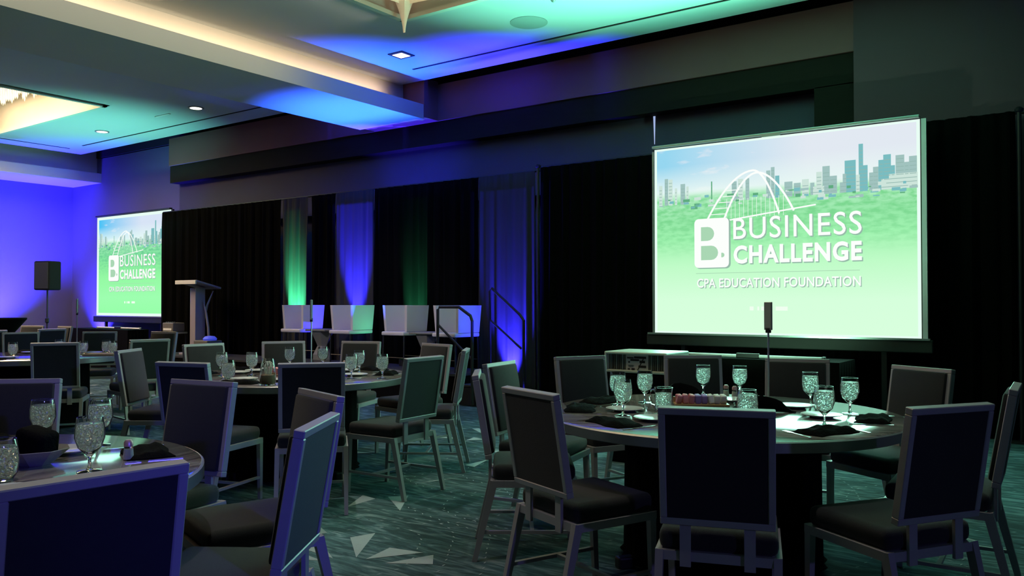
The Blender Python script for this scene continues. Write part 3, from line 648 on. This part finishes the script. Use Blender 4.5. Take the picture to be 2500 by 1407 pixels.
for x, y, l, m in [(-4.7, 8.0, 'added small floor uplight left of the large screen', 'lens_teal'), (-1.4, 7.95, 'added small floor uplight right of the large screen', 'lens_teal'), (-14.7, 8.0, 'added small floor uplight between the small screen and the stage', 'lens_teal'),  # teal fixtures are added to carry the ceiling spots
    (-8.75, 8.30, 'small floor uplight before the stage front, under the beam end', 'lens_blue'), (-6.3, 8.3, 'small floor uplight before the stage steps', 'lens_blue'), (-19.2, 8.0, 'small floor uplight by the left wall', 'lens_blue'), (-19.3, 6.6, 'second small floor uplight by the left wall', 'lens_blue')]: uplight(x, y, 0, l, m)
t = thing('lectern', 'modern grey lectern with slanted top and curved side legs on the stage', 'lectern', (-13.28, 8.80, .4), R(0))
MB().box((0, 0, .60), (.17, .20, 1.2), bev=.01).build('column', 'lectern_paint', t)
MB().box((0, .02, 1.26), (.62, .52, .035), rot=Euler((R(-14), 0, 0)), bev=.008).build('reading_top', 'lectern_paint', t)
MB().box((0, -.24, 1.30), (.62, .03, .07), bev=.006).build('front_lip', 'screen_edge', t)
for s in (-1, 1):
    MB().tube([(s * .10, .05, .95), (s * .17, .06, .75), (s * .22, .07, .5), (s * .24, .08, .2), (s * .24, .08, .02)], [.012, .02, .022, .022, .02], 8).build('curved_leg', 'lectern_paint', t, smooth=True)
MB().tube([(.06, .08, .6), (.12, .12, .9), (.20, .18, 1.15)], [.02, .018, .008], 8).build('brace', 'lectern_paint', t, smooth=True)
MB().box((0, 0, .02), (.5, .42, .04), bev=.01).build('base', 'lectern_paint', t)
t = thing('gear_cart', 'small stand with black electronics beside the left of the lectern', 'equipment', (-13.95, 8.75, .4))
MB().box((0, 0, .385), (.42, .3, .03)).build('shelf', 'screen_metal', t)
for sx in (-1, 1):
    for sy in (-1, 1): MB().bar((sx * .19, sy * .13, 0), (sx * .19, sy * .13, .38), .018).build('leg', 'black_metal', t)
m_ = thing('mixer', 'dark audio mixer with silver knobs on the stand left of the lectern', 'equipment', (-13.95, 8.75, .80))
MB().box((0, 0, .09), (.34, .24, .16), bev=.015).build('body', 'vent_grey', m_); mb = MB()
for i in range(5): mb.lathe([(0, 0), (.018, 0), (.018, .02), (0, .02)], 8, (-.13 + i * .065, -.06, .17))
mb.build('knobs', 'steel', m_); MB().box((0, -.123, .05), (.26, .006, .04)).build('front_plate', 'screen_edge', m_)
t = thing('equipment_case', 'small dark case on the stage floor right of the lectern', 'case', (-12.76, 8.66, .4))
MB().box((0, 0, .14), (.40, .3, .28), bev=.015).build('body', 'vent_grey', t); MB().box((0, -.155, .2), (.10, .015, .03)).build('latch', 'screen_edge', t)
t = thing('lit_case_cap', 'rounded case cap beside the lectern with blue light painted in as glow', 'case top', (-12.70, 8.66, .681))  # added cap, its glow standing for the blue lit case top
MB().lathe([(0, 0), (.11, 0), (.12, .03), (.08, .07), (0, .08)], 16).build('head', 'blue_lit_cap', t, smooth=True)

# loudspeaker and stand
t = thing('speaker_stand', 'black tripod stand under the loudspeaker by the blue wall', 'speaker stand', (-18.43, 8.6, 0))
MB().tube([(0, 0, .1), (0, 0, 1.60)], .018).build('pole', 'black_metal', t); MB().lathe([(.02, .9), (.045, .92), (.045, 1.0), (.02, 1.02)], 12).build('collar', 'black_metal', t)
for k in range(3): a = k * 2.094 + .4; MB().tube([(0, 0, .75), (.45 * math.cos(a), .45 * math.sin(a), .012)], .011, 8).build('leg', 'black_metal', t)
t = thing('loudspeaker', 'black box loudspeaker on a tripod stand in front of the blue wall', 'loudspeaker', (-18.43, 8.6, 1.605), R(20))
MB().box((0, 0, .31), (.40, .34, .62), bev=.03).build('cabinet', 'speaker_plastic', t); MB().box((0, -.172, .31), (.36, .01, .56), bev=.004).build('grille', 'vent_grey', t).data.materials[0] = MATS['frame_black']
MB().lathe([(0, -.004), (.05, -.004), (.05, 0)], 12).build('socket', 'black_metal', t)
t = thing('cocktail_table', 'tall round table in black stretch cover at the far left edge', 'table', (-16.9, 7.1, 0))
MB().lathe([(.30, 0), (.26, .05), (.10, .55), (.12, .70), (.36, 1.0), (.38, 1.02), (.38, 1.05), (0, 1.055)], 28).build('stretch_cover', 'black_cloth', t, smooth=True)

# projector console on a black cart
t = thing('draped_cart', 'black draped cart under the white console left of the large screen', 'cart', (-3.18, 6.385, 0))
MB().box((0, 0, .375), (.54, .42, .75), bev=.02).build('tablecloth', 'black_cloth', t)
t = thing('projector_console', 'white rounded console with vents and a printed notice behind the right table', 'projector', (-3.18, 6.385, .752))
mb = MB(); mb.box((0, .01, .165), (.575, .45, .022), bev=.01); mb.box((0, .01, .012), (.56, .44, .022), bev=.006)
mb.box((-.276, .01, .09), (.022, .45, .165), bev=.01); mb.box((.276, .01, .09), (.022, .45, .165), bev=.01); mb.build('shell', 'white_plastic', t)
MB().box((0, .03, .09), (.53, .38, .14)).build('inner_body', 'vent_grey', t)
for s in (-1, 1):
    for k in range(7): MB().box((s * .19 + (k - 3) * .018, -.167, .09), (.007, .012, .13)).build('vent_slat', 'grille_grey' if k % 3 == 0 else 'vent_grey', t)
pp = MB().box((0, -.166, .085), (.205, .008, .14)).build('printed_notice', 'paper', t)
mb = MB(); rnd = random.Random(5)
for k, (a, b, wd, hh) in enumerate([(-.06, .125, .06, .012), (.03, .13, .11, .018), (-.02, .108, .08, .016), (-.072, .09, .014, .014), (.05, .095, .05, .02), (-.055, .062, .05, .005), (-.055, .052, .045, .004), (.05, .055, .07, .02), (-.075, .032, .02, .012), (-.035, .03, .03, .02)]): mb.box((a, -.1715, b), (wd, .002, hh))
mb.bar((.005, -.1725, .02), (.06, -.1725, .12), .008, .002); mb.build('notice_print', 'ink', pp)

MB().lathe([(.0, 0), (.03, 0), (.036, .008), (.036, .02), (0, .02)], 16).build('projector_lens', 'glass', t, smooth=True).matrix_basis = Matrix.Translation((.2, .235, .09)) @ Euler((R(-90), 0, 0)).to_matrix().to_4x4()
# ------------------------------------------------------------------ round banquet tables
T1 = (-1.66, 4.20); T2 = (-5.294, 4.374); T3 = (-3.228, 1.068); T4 = (-9.531, 4.361); T5 = (-13.6, 5.0)
def round_table():
    t = thing('round_table', '', 'table')
    MB().lathe([(0, .752), (.905, .752), (.912, .756), (.905, .76), (0, .76)], 96).build('tabletop', 'table_laminate', t, smooth=True)
    MB().lathe([(.912, .706), (.920, .710), (.920, .752), (.912, .757), (.903, .752), (.903, .706)], 96, cap=False).build('edge_band', 'edge_metal', t, smooth=True)
    mb = MB(); mb.lathe([(.0, .70), (.50, .70), (.50, .04), (.52, .02), (0, .02)], 96); 
    for v in mb.bm.verts:
        a = math.atan2(v.co.y, v.co.x); r = math.hypot(v.co.x, v.co.y)
        if r > .4 and v.co.z < .6: k = 1 + .02 * math.sin(a * 22); v.co.x *= k; v.co.y *= k
    mb.build('pedestal', 'black_cloth', t, smooth=True)
    for k in range(4): a = k * math.pi / 2 + .6; MB().box((.56 * math.cos(a), .56 * math.sin(a), .03), (.09, .06, .06), rot=Euler((0, 0, a)), bev=.01).build('foot', 'black_metal', t)
    MB().lathe([(.88, .70), (.88, .752), (.0, .752), (0, .70)], 64, cap=False).build('underside', 'frame_black', t)
    return t
K = Kind(round_table()); G = 'round banquet tables'
K.put((*T1, 0), R(20), 'round table nearest the large screen, its top reflecting pale green', G)
K.put((*T2, 0), R(50), 'round table in the middle of the room in front of the stage armchairs', G)
K.put((*T3, 0), R(100), 'round wood-grain table cut off by the left edge in the foreground', G)
K.put((*T4, 0), R(10), 'round table at the left, in front of the small screen', G)
K.put((*T5, 0), R(70), 'farthest round table by the blue left wall', G)

# ------------------------------------------------------------------ banquet chairs
def chair():
    t = thing('banquet_chair', '', 'chair')
    mb = MB(); mb.box((0, .01, .455), (.43, .43, .085), bev=.03, seg=3)
    for v in mb.bm.verts:
        if v.co.z > .48: v.co.z += .012 * max(0, 1 - (v.co.x / .2) ** 2) * max(0, 1 - ((v.co.y - .01) / .2) ** 2)
    mb.build('seat', 'chair_fabric', t, smooth=True)
    MB().box((0, -.205, .400), (.44, .025, .035)).box((0, .222, .400), (.44, .025, .035)).box((-.215, .01, .400), (.025, .43, .035)).box((.215, .01, .400), (.025, .43, .035)).build('seat_frame', 'chair_frame', t)
    lean = Euler((R(9.5), 0, 0)); c = Vector((0, -.262, .742)); M = Matrix.Translation(c) @ lean.to_matrix().to_4x4()
    w, h = .205, .222
    mb = MB(); f = .026
    for (a, b) in (((0, 0, h - f / 2), (2 * w, .036, f)), ((0, 0, -h + f / 2), (2 * w, .036, f)), ((-w + f / 2, 0, 0), (f, .036, 2 * h - 2 * f)), ((w - f / 2, 0, 0), (f, .036, 2 * h - 2 * f))): mb.box(a, b, bev=.003, seg=1)
    bmesh.ops.transform(mb.bm, matrix=M, verts=mb.bm.verts); mb.build('back_frame', 'chair_frame', t)
    mb = MB(); mb.box((0, .016, 0), (2 * w - 2 * f + .006, .044, 2 * h - 2 * f + .006), bev=.015, seg=2); mb.box((0, -.008, 0), (2 * w - 2 * f, .012, 2 * h - 2 * f))
    bmesh.ops.transform(mb.bm, matrix=M, verts=mb.bm.verts); mb.build('backrest', 'chair_fabric', t, smooth=True)
    for s in (-1, 1): MB().bar((s * .115, -.222, .545), (s * .115, -.222, .365), .040, .014).build('back_bracket', 'chair_frame', t)
    for s in (-1, 1):
        MB().bar((s * .212, .208, .415), (s * .205, .225, 0), .030, .034, .022, .024).build('leg', 'chair_frame', t)
        MB().bar((s * .212, -.198, .415), (s * .215, -.300, 0), .030, .040, .024, .026).build('leg', 'chair_frame', t)
    for s in (-1, 1): MB().bar((s * .208, .219, .15), (s * .212, -.262, .15), .016, .02).build('stretcher', 'chair_frame', t)
    MB().bar((-.21, 0, .15), (.21, 0, .15), .016, .02).build('stretcher', 'chair_frame', t)
    return t
K = Kind(chair())
CH = [  # table, back top x, y, facing deg, label
 (1, -1.14, 2.84, 109, 'dark chair seen squarely from behind in the foreground at the right table'),
 (1, -.47, 3.43, 147, 'dark chair in the right foreground with its seat pointing left under the table'),
 (1, -.34, 4.40, -178, 'chair seen edge-on at the far right edge of the picture'),
 (1, -.88, 5.35, -120, 'chair at the right table whose back has a blue lit right edge'),
 (1, -1.69, 5.64, -76, 'chair behind the right table, just right of the table number stand'),
 (1, -2.42, 5.60, -56, 'chair behind the right table in front of the white console'),
 (1, -3.02, 5.03, -27, 'chair with a blue lit frame at the left rear of the right table'),
 (1, -3.14, 4.24, 10, 'chair with green lit backrest left of the right table'),
 (1, -2.79, 3.56, 36, 'edge-on chair with green lit inner back, left of the right table'),
 (1, -2.03, 2.96, 68, 'dark chair with violet lit edge at the front left of the right table'),
 (2, -6.74, 4.53, -2, 'pale-framed chair at the left rear of the middle table'),
 (2, -6.53, 5.27, -32, 'chair behind the middle table, left of its table number stand'),
 (2, -5.91, 5.71, -70, 'chair behind the middle table in front of the hourglass side table'),
 (2, -5.00, 5.78, -100, 'chair at the right rear of the middle table, partly hidden by a greenish chair'),
 (2, -4.24, 5.26, -146, 'edge-on chair farthest right at the middle table'),
 (2, -3.86, 4.33, -177, 'greenish chair at the right side of the middle table, legs fully visible'),
 (2, -4.05, 3.49, 138, 'chair seen from behind in front of the middle table with warm lit legs'),
 (2, -4.76, 3.05, 106, 'dark chair at the front left of the middle table behind a tilted one'),
 (2, -6.42, 3.63, 35, 'teal tinted chair turned sideways at the left of the middle table'),
 (3, -3.57, 2.40, -80, 'tall dark chair with grey frame on the far side of the foreground left table'),
 (3, -4.385, 1.905, -45, 'chair behind the goblets at the left edge of the foreground table'),
 (3, -1.82, .96, 174, 'large blue lit chair back in the bottom left corner'),
 (3, -2.71, 2.38, -108, 'chair with a bright blue lit top and side edge left of the aisle'),
 (3, -2.06, 1.80, -147, 'chair with teal back and grey edge standing nearly edge-on beside the aisle'),
 (4, -8.05, 3.83, 145, 'black chair back in front of the far left table'),
 (4, -8.01, 4.76, 172, 'greenish chair at the right side of the far left table'),
 (4, -11.21, 4.91, -14, 'chair with a bright white frame at the left rear of the far left table'),
 (4, -10.68, 5.65, -36, 'chair behind the far left table below the small screen'),
 (4, -9.93, 6.10, -74, 'chair behind the far left table below the lectern'),
 (5, -14.2, 6.40, -64, 'small distant chair back below the loudspeaker stand'),
 (5, -12.32, 5.82, 185, 'distant chair standing just right of the loudspeaker stand'),
 (5, -13.5, 6.58, -88, 'distant edge-on chair with violet frame left of the small screen'),
 (5, -12.3, 5.0, 176, 'distant chair cut off by the left edge of the picture'),
]
GR = {1: 'chairs at the right table', 2: 'chairs at the middle table', 3: 'chairs at the foreground left table', 4: 'chairs at the far left table', 5: 'chairs at the farthest table'}
for tb, x, y, a, lb in CH:
    f = R(a); K.put((x + .295 * math.cos(f), y + .295 * math.sin(f), 0), f - math.pi / 2, lb, GR[tb])

# ------------------------------------------------------------------ tableware
def goblet():
    t = thing('water_goblet', '', 'glass')
    MB().lathe([(0, 0), (.033, 0), (.034, .002), (.010, .006), (.005, .012), (.0045, .040), (.012, .050), (.032, .070), (.041, .098), (.040, .125), (.035, .158), (.034, .158), (.0385, .125), (.039, .098), (.0305, .072), (.012, .054), (0, .052)], 20).build('glass_bowl', 'glass', t, smooth=True)
    MB().lathe([(0, .0545), (.012, .056), (.0295, .074), (.0375, .098), (.037, .125), (.0352, .140), (0, .141)], 20).build('ice_water', 'ice_water', t, smooth=True); return t
def tumbler():
    t = thing('water_tumbler', '', 'glass')
    MB().lathe([(0, 0), (.028, 0), (.040, .02), (.046, .055), (.042, .10), (.037, .12), (.0355, .12), (.040, .10), (.044, .055), (.038, .022), (.026, .006), (0, .006)], 20).build('glass_bowl', 'glass', t, smooth=True)
    MB().lathe([(0, .0075), (.026, .008), (.0365, .023), (.0425, .055), (.0385, .098), (0, .099)], 20).build('ice_water', 'ice_water', t, smooth=True); return t
def napkin():
    mb = MB(); n = 16; m = 8
    g = [[None] * (m + 1) for _ in range(n + 1)]
    rnd = random.Random(2)
    for lv in (1, 0):
        for i in range(n + 1):
            for j in range(m + 1):
                u, v = i / n * 2 - 1, j / m * 2 - 1; e = max(0, (1 - u ** 6)) ** .5 * max(0, (1 - v ** 4)) ** .5
                z = .004 + (.018 + .006 * math.sin(u * 5 + v * 2) + .004 * math.sin(v * 9)) * e if lv else 0
                g[i][j] = mb.bm.verts.new((u * .14 * (1 - .08 * abs(v)), v * .078 * (1 + .1 * math.sin(u * 4)), z))
        for i in range(n):
            for j in range(m): mb.bm.faces.new((g[i][j], g[i + 1][j], g[i + 1][j + 1], g[i][j + 1]))
        if lv: top = [r[:] for r in g]
    def ed(G): return [G[i][0] for i in range(n + 1)] + [G[n][j] for j in range(1, m + 1)] + [G[i][m] for i in range(n - 1, -1, -1)] + [G[0][j] for j in range(m - 1, 0, -1)]
    a, b = ed(top), ed(g)
    for i in range(len(a)): j = (i + 1) % len(a); mb.bm.faces.new((a[i], a[j], b[j], b[i]))
    o = mb.build('napkin', 'napkin_cloth', smooth=True); return tag(o, '', 'napkin')
def plate():
    mb = MB(); mb.lathe([(0, 0), (.055, 0), (.062, .004), (.10, .014), (.101, .017), (.098, .0165), (.062, .008), (0, .006)], 32); return tag(mb.build('side_plate', 'china', smooth=True), '', 'plate')
def knife():
    mb = MB(); mb.prism([(-.006, -.11, 0), (.006, -.11, 0), (.005, -.01, 0), (.010, .02, 0), (.009, .09, 0), (.0, .112, 0), (-.004, .10, 0), (-.004, 0, 0)], (0, 0, .003)); return tag(mb.build('table_knife', 'steel'), '', 'knife')
def fork():
    mb = MB(); mb.prism([(-.006, -.10, 0), (.006, -.10, 0), (.003, .02, 0), (.011, .045, 0), (.011, .06, 0), (-.011, .06, 0), (-.011, .045, 0), (-.003, .02, 0)], (0, 0, .003))
    for k in range(4): mb.box((-.009 + k * .006, .078, .002), (.0028, .038, .0026))
    return tag(mb.build('dinner_fork', 'steel'), '', 'fork')
def shaker():
    t = thing('shaker', '', 'shaker'); MB().lathe([(0, 0), (.017, 0), (.019, .01), (.015, .05), (0, .05)], 12).build('jar', 'glass', t, smooth=True); MB().lathe([(0, .0505), (.016, .0505), (.016, .065), (.010, .074), (0, .075)], 12).build('cap', 'copper_salt', t, smooth=True)
    MB().lathe([(0, .003), (.0145, .003), (.0135, .04), (0, .04)], 10).build('filling', 'white_packet', t); return t
KG, KT, KN, KP, KK, KF, KS = Kind(goblet()), Kind(tumbler()), Kind(napkin()), Kind(plate()), Kind(knife()), Kind(fork()), Kind(shaker())
ZT = .7605
placed = [(-8.98, 4.78, .2), (-2.12, 4.72, .17), (-1.52, 4.40, .13)]
def ok(x, y, r):
    for a, b, q in placed:
        if math.hypot(x - a, y - b) < r + q: return False
    return True
def gob(k, x, y, lb, gr, s=1.18, r=.042):
    o = k.put((x, y, ZT), random.uniform(0, 6), lb, gr)
    if s != 1: o.scale = (s, s, s)
    placed.append((x, y, r * s))
G1, G2, G3, G4 = 'water glasses on the right table', 'water glasses on the middle table', 'water glasses on the foreground left table', 'water glasses on the far left table'
placed.append((-3.12, 1.42, .13)); placed.append((-2.80, 1.30, .06))
for x, y, lb in [(-2.25, 4.16, 'leftmost green glinting goblet on the right table, standing behind another goblet'), (-2.02, 3.79, 'stemmed goblet in front of the leftmost pair on the right table'),
    (-2.17, 4.34, 'goblet right of the leftmost pair, below the white console'), (-2.06, 4.93, 'goblet half hidden behind the black napkin peak on the right table'), (-1.85, 5.00, 'goblet behind the salt and pepper shakers on the right table'),
    (-1.36, 4.78, 'goblet behind a larger one, right half of the right table'), (-1.08, 4.02, 'goblet leaning closest to the viewer on the right half of the right table'), (-1.09, 4.54, 'rightmost goblet on the right table')]:
    gob(KG, x, y, lb, G1)
gob(KT, -1.47, 4.08, 'short tumbler of ice water behind the square foreground chair back', G1)
for x, y, lb in [(-5.69, 3.99, 'goblet at the left rim of the middle table, half hidden by a tumbler'), (-5.50, 4.13, 'slender stemmed goblet standing alone on the left half of the middle table'),
    (-5.86, 4.80, 'goblet against a chair back left of the middle number stand'), (-5.69, 5.03, 'goblet just right of the middle number stand'), (-4.99, 4.80, 'rear goblet of the pair on the right half of the middle table'),
    (-4.68, 4.42, 'front goblet of the pair on the right half of the middle table'), (-4.49, 4.56, 'rightmost slender goblet on the middle table')]:
    gob(KG, x, y, lb, G2)
gob(KT, -5.44, 3.87, 'round tumbler at the left rim of the middle table', G2)
gob(KG, -3.50, 1.62, 'goblet of sparkling water before the left chair back on the foreground table', G3); gob(KG, -3.32, 1.76, 'rear goblet of the overlapping pair on the foreground table', G3)
gob(KG, -2.84, 1.47, 'front goblet of the overlapping pair, its foot visible on the foreground table', G3); gob(KT, -2.93, 1.23, 'round tumbler of ice water at the left edge of the foreground table', G3, 1.12, .05)
for x, y, lb in [(-9.91, 4.26, 'blue tinted tumbler on the left part of the far left table'), (-9.57, 4.87, 'pinkish tumbler right of the black chair back on the far left table'),
    (-9.61, 5.16, 'tall tumbler under the small screen on the far left table'), (-9.30, 5.07, 'blue tinted tumbler at the right rim of the far left table'), (-10.2, 4.9, 'tumbler peeking above the black chair back on the far left table')]:
    gob(KT, x, y, lb, G4, 1.15)

# pitcher
t = thing('glass_pitcher', 'small glass pitcher with a handle on the right table, behind the front chair', 'pitcher', (-1.93, 4.08, ZT))
MB().lathe([(0, 0), (.042, 0), (.046, .02), (.046, .10), (.050, .125), (.048, .125), (.044, .10), (.044, .02), (.04, .006), (0, .006)], 24).build('body', 'glass', t, smooth=True)
MB().lathe([(0, .008), (.040, .009), (.0425, .02), (.0425, .095), (0, .096)], 20).build('ice_water', 'ice_water', t, smooth=True)
MB().tube([(-.046, 0, .11), (-.075, 0, .105), (-.082, 0, .07), (-.070, 0, .035), (-.047, 0, .03)], .006, 8).build('handle', 'glass', t, smooth=True); placed.append((-1.93, 4.08, .09))
t = thing('glass_vase', 'tapered glass vase of pale stems on the middle table', 'vase', (-4.80, 3.74, ZT))
MB().lathe([(0, 0), (.055, 0), (.056, .06), (.050, .14), (.040, .185), (.038, .185), (.048, .14), (.053, .06), (.05, .006), (0, .006)], 20).build('body', 'glass', t, smooth=True)
MB().lathe([(0, .008), (.05, .009), (.051, .06), (.049, .07), (0, .07)], 16).build('filling', 'tan_cloth', t, smooth=True)
mb = MB(); rnd = random.Random(8)
for k in range(9): a = k * .7; mb.tube([(.02 * math.cos(a), .02 * math.sin(a), .075), (.032 * math.cos(a), .032 * math.sin(a), .12 + .03 * rnd.random()), (.01 * math.cos(a), .015 * math.sin(a), .165)], .004, 5)
mb.build('stems', 'white_packet', t); placed.append((-4.80, 3.74, .07))

def caddy(x, y, rz, label):
    t = thing('sugar_caddy', label, 'caddy', (x, y, ZT), rz)
    MB().box((0, 0, .006), (.30, .12, .012), bev=.003).box((0, .055, .025), (.30, .008, .035)).build('tray', 'amber_tray', t)
    k = 0
    for i, m in enumerate(['pink_packet', 'pink_packet', 'pink_packet', 'violet_packet', 'violet_packet', 'white_packet', 'white_packet', 'white_packet']):
        for j in range(2):
            MB().box((-.125 + i * .035, -.03 + j * .045, .037), (.030, .028, .05), rot=Euler((R(random.uniform(-15, 15)), R(random.uniform(-10, 10)), R(random.uniform(-20, 20)))), bev=.005, seg=1).build('packet', m, t)
    placed.append((x, y, .16)); return t
caddy(-1.86, 4.42, R(30), 'long amber tray of pink, violet and white sugar packets on the right table')
caddy(-5.30, 4.30, R(20), 'tray of sugar packets near the centre of the middle table')
caddy(-9.45, 4.50, R(10), 'tray of sugar packets near the centre of the far left table')
for x, y, lb in [(-1.90, 4.90, 'left copper-capped shaker on the right table'), (-1.83, 4.86, 'right copper-capped shaker on the right table'), (-2.93, 1.66, 'dark-capped shaker lying near the napkin on the foreground table'),
                 (-5.40, 5.02, 'left shaker beside the middle number stand'), (-5.32, 5.02, 'right shaker beside the middle number stand')]:
    KS.put((x, y, ZT), 0, lb, 'salt and pepper shakers'); placed.append((x, y, .02))

def number_stand(x, y, h, label, rz):
    t = thing('table_number_stand', label, 'sign holder', (x, y, ZT), rz)
    MB().lathe([(0, 0), (.05, 0), (.052, .004), (.02, .012), (0, .014)], 20).build('base', 'screen_metal', t, smooth=True)
    MB().tube([(0, 0, .010), (0, 0, h - .17)], .0055, 8).build('pole', 'screen_metal', t)
    MB().box((0, 0, h - .165), (.03, .02, .03), bev=.004).build('clip', 'black_metal', t)
    MB().box((0, 0, h - .08), (.055, .012, .165), bev=.002, seg=1).build('card', 'screen_metal', t); MB().box((0, -.0065, h - .08), (.05, .001, .14)).build('card_face', 'grille_grey', t)
    placed.append((x, y, .055)); return t
number_stand(-1.62, 4.85, .58, 'tall table number stand in front of the large screen', R(-22))
number_stand(-5.37, 4.62, .60, 'tall table number stand in front of the stage armchairs', R(-52))
number_stand(-9.42, 4.72, .62, 'tall table number stand left of the small screen', R(-35))

# place settings
def settings(T, pols, tname, gr, detail=True):
    names = []
    for a, where in pols:
        ca, sa = math.cos(R(a)), math.sin(R(a)); x, y = T[0] + .74 * ca, T[1] + .74 * sa
        def loc(r, off): return T[0] + r * ca - off * sa, T[1] + r * sa + off * ca
        if ok(x, y, .09):
            KN.put((x, y, ZT), R(a + 90 + random.uniform(-8, 8)), f'folded black napkin on the {tname}, {where}', f'napkins on the {tname}'); placed.append((x, y, .09))
            for s, kk, nm in ((1, KK, 'knife'), (-1, KF, 'fork')):
                px, py = loc(.73, s * .165)
                if ok(px, py, .02): kk.put((px, py, ZT), R(a + 90 + random.uniform(-12, 12)), f'steel {nm} on the {tname}, {where}', f'cutlery on the {tname}'); placed.append((px, py, .02))
        for off in (.02, -.12, .14, -.2, .2):
            px, py = loc(.50, off)
            if ok(px, py, .103):
                KP.put((px, py, ZT), 0, f'white side plate on the {tname}, {where}', f'side plates on the {tname}'); placed.append((px, py, .103)); break
settings(T1, [(-69, 'behind the square foreground chair back'), (-30, 'at the front right, before the chair pointing left'), (12, 'at the far right rim'), (56, 'at the right rear rim'), (88, 'right of the number stand'), (119, 'in front of the chair by the white console'),
    (150, 'at the left rear rim'), (176, 'at the left rim, rear one'), (-153, 'at the left rim, front one'), (-110, 'at the front left rim')], 'right table', 0)
settings(T2, [(174, 'at the left rear'), (144, 'left of the number stand'), (113, 'before the chair by the hourglass table'), (78, 'at the right rear'), (40, 'before the edge-on chair'), (2, 'at the right rim'), (-35, 'behind the chair with warm lit legs'), (-70, 'at the front left'), (-146, 'at the left rim')], 'middle table', 0)
settings(T3, [(105, 'before the tall dark chair'), (145, 'before the left edge chair'), (72, 'at the right rim'), (30, 'nearest the aisle'), (-5, 'before the blue lit chair')], 'foreground left table', 0)
settings(T4, [(-15, 'at the front'), (15, 'at the right rim'), (162, 'at the left rear'), (130, 'behind the centre'), (100, 'below the lectern'), (50, 'at the right rear'), (-60, 'at the front left')], 'far left table', 0)

# special napkins and bowls
def folded_peak(x, y, rz, sx, sz, label):
    mb = MB(); n = 14
    for i in range(2): pass
    prof = [(-1, 0), (-.85, .25), (-.55, .62), (-.3, .95), (-.05, 1.0), (.2, .9), (.45, .78), (.65, .6), (.85, .2), (1, 0)]
    a = [mb.bm.verts.new((u * sx, -.03, v * sz)) for u, v in prof]; b = [mb.bm.verts.new((u * sx * 1.05, .03, v * sz * .85)) for u, v in prof]; c = [mb.bm.verts.new((u * sx * 1.1, -.06, 0)) for u, v in prof]
    for P_, Q_ in ((a, b), (c, a)):
        for i in range(len(P_) - 1): mb.bm.faces.new((P_[i], P_[i + 1], Q_[i + 1], Q_[i]))
    o = mb.build('folded_napkin', 'napkin_cloth', smooth=True); o.location = (x, y, ZT + .006); o.rotation_euler = (0, 0, rz); s = o.modifiers.new('thickness', 'SOLIDIFY'); s.thickness = .006; s.offset = 1
    return tag(o, label, 'napkin', 'peaked napkins')
folded_peak(-2.12, 4.72, R(35), .15, .085, 'black peaked napkin covering the foot of the far goblet on the right table')
folded_peak(-1.50, 4.38, R(30), .15, .08, 'black peaked napkin at the centre of the right table')
t = thing('serving_bowl', 'grey angular bowl on the foreground left table beside the tumbler', 'bowl', (-3.12, 1.42, ZT))
MB().lathe([(0, 0), (.05, 0), (.115, .055), (.113, .057), (.05, .006), (0, .006)], 8).build('body', 'concrete', t)
o = MB().box((0, 0, 0), (.13, .09, .10), rot=Euler((.1, .2, .3)), bev=.02, seg=3).build('bowl_napkin', 'napkin_cloth', smooth=True); o.location = (-3.13, 1.43, ZT + .075); tag(o, 'black napkin standing folded inside the grey angular bowl', 'napkin')
o = MB().prism([(-.08, 0, 0), (-.05, -.012, 0), (.0, -.004, 0), (.05, -.016, 0), (.075, -.010, 0), (.08, 0, 0), (.075, .010, 0), (.05, .016, 0), (0, .004, 0), (-.05, .008, 0)], (0, 0, .004)).build('dessert_spoon', 'steel'); o.location = (-2.80, 1.30, ZT); o.rotation_euler = (0, 0, R(50)); tag(o, 'steel spoon lying beside the tumbler on the foreground left table', 'spoon')
o = MB().box((0, 0, .01), (.34, .24, .02), bev=.006).build('folded_cloth', 'tan_cloth'); o.location = (-8.98, 4.78, ZT); o.rotation_euler = (0, 0, R(40)); tag(o, 'brown folded cloth on the right part of the far left table', 'cloth')
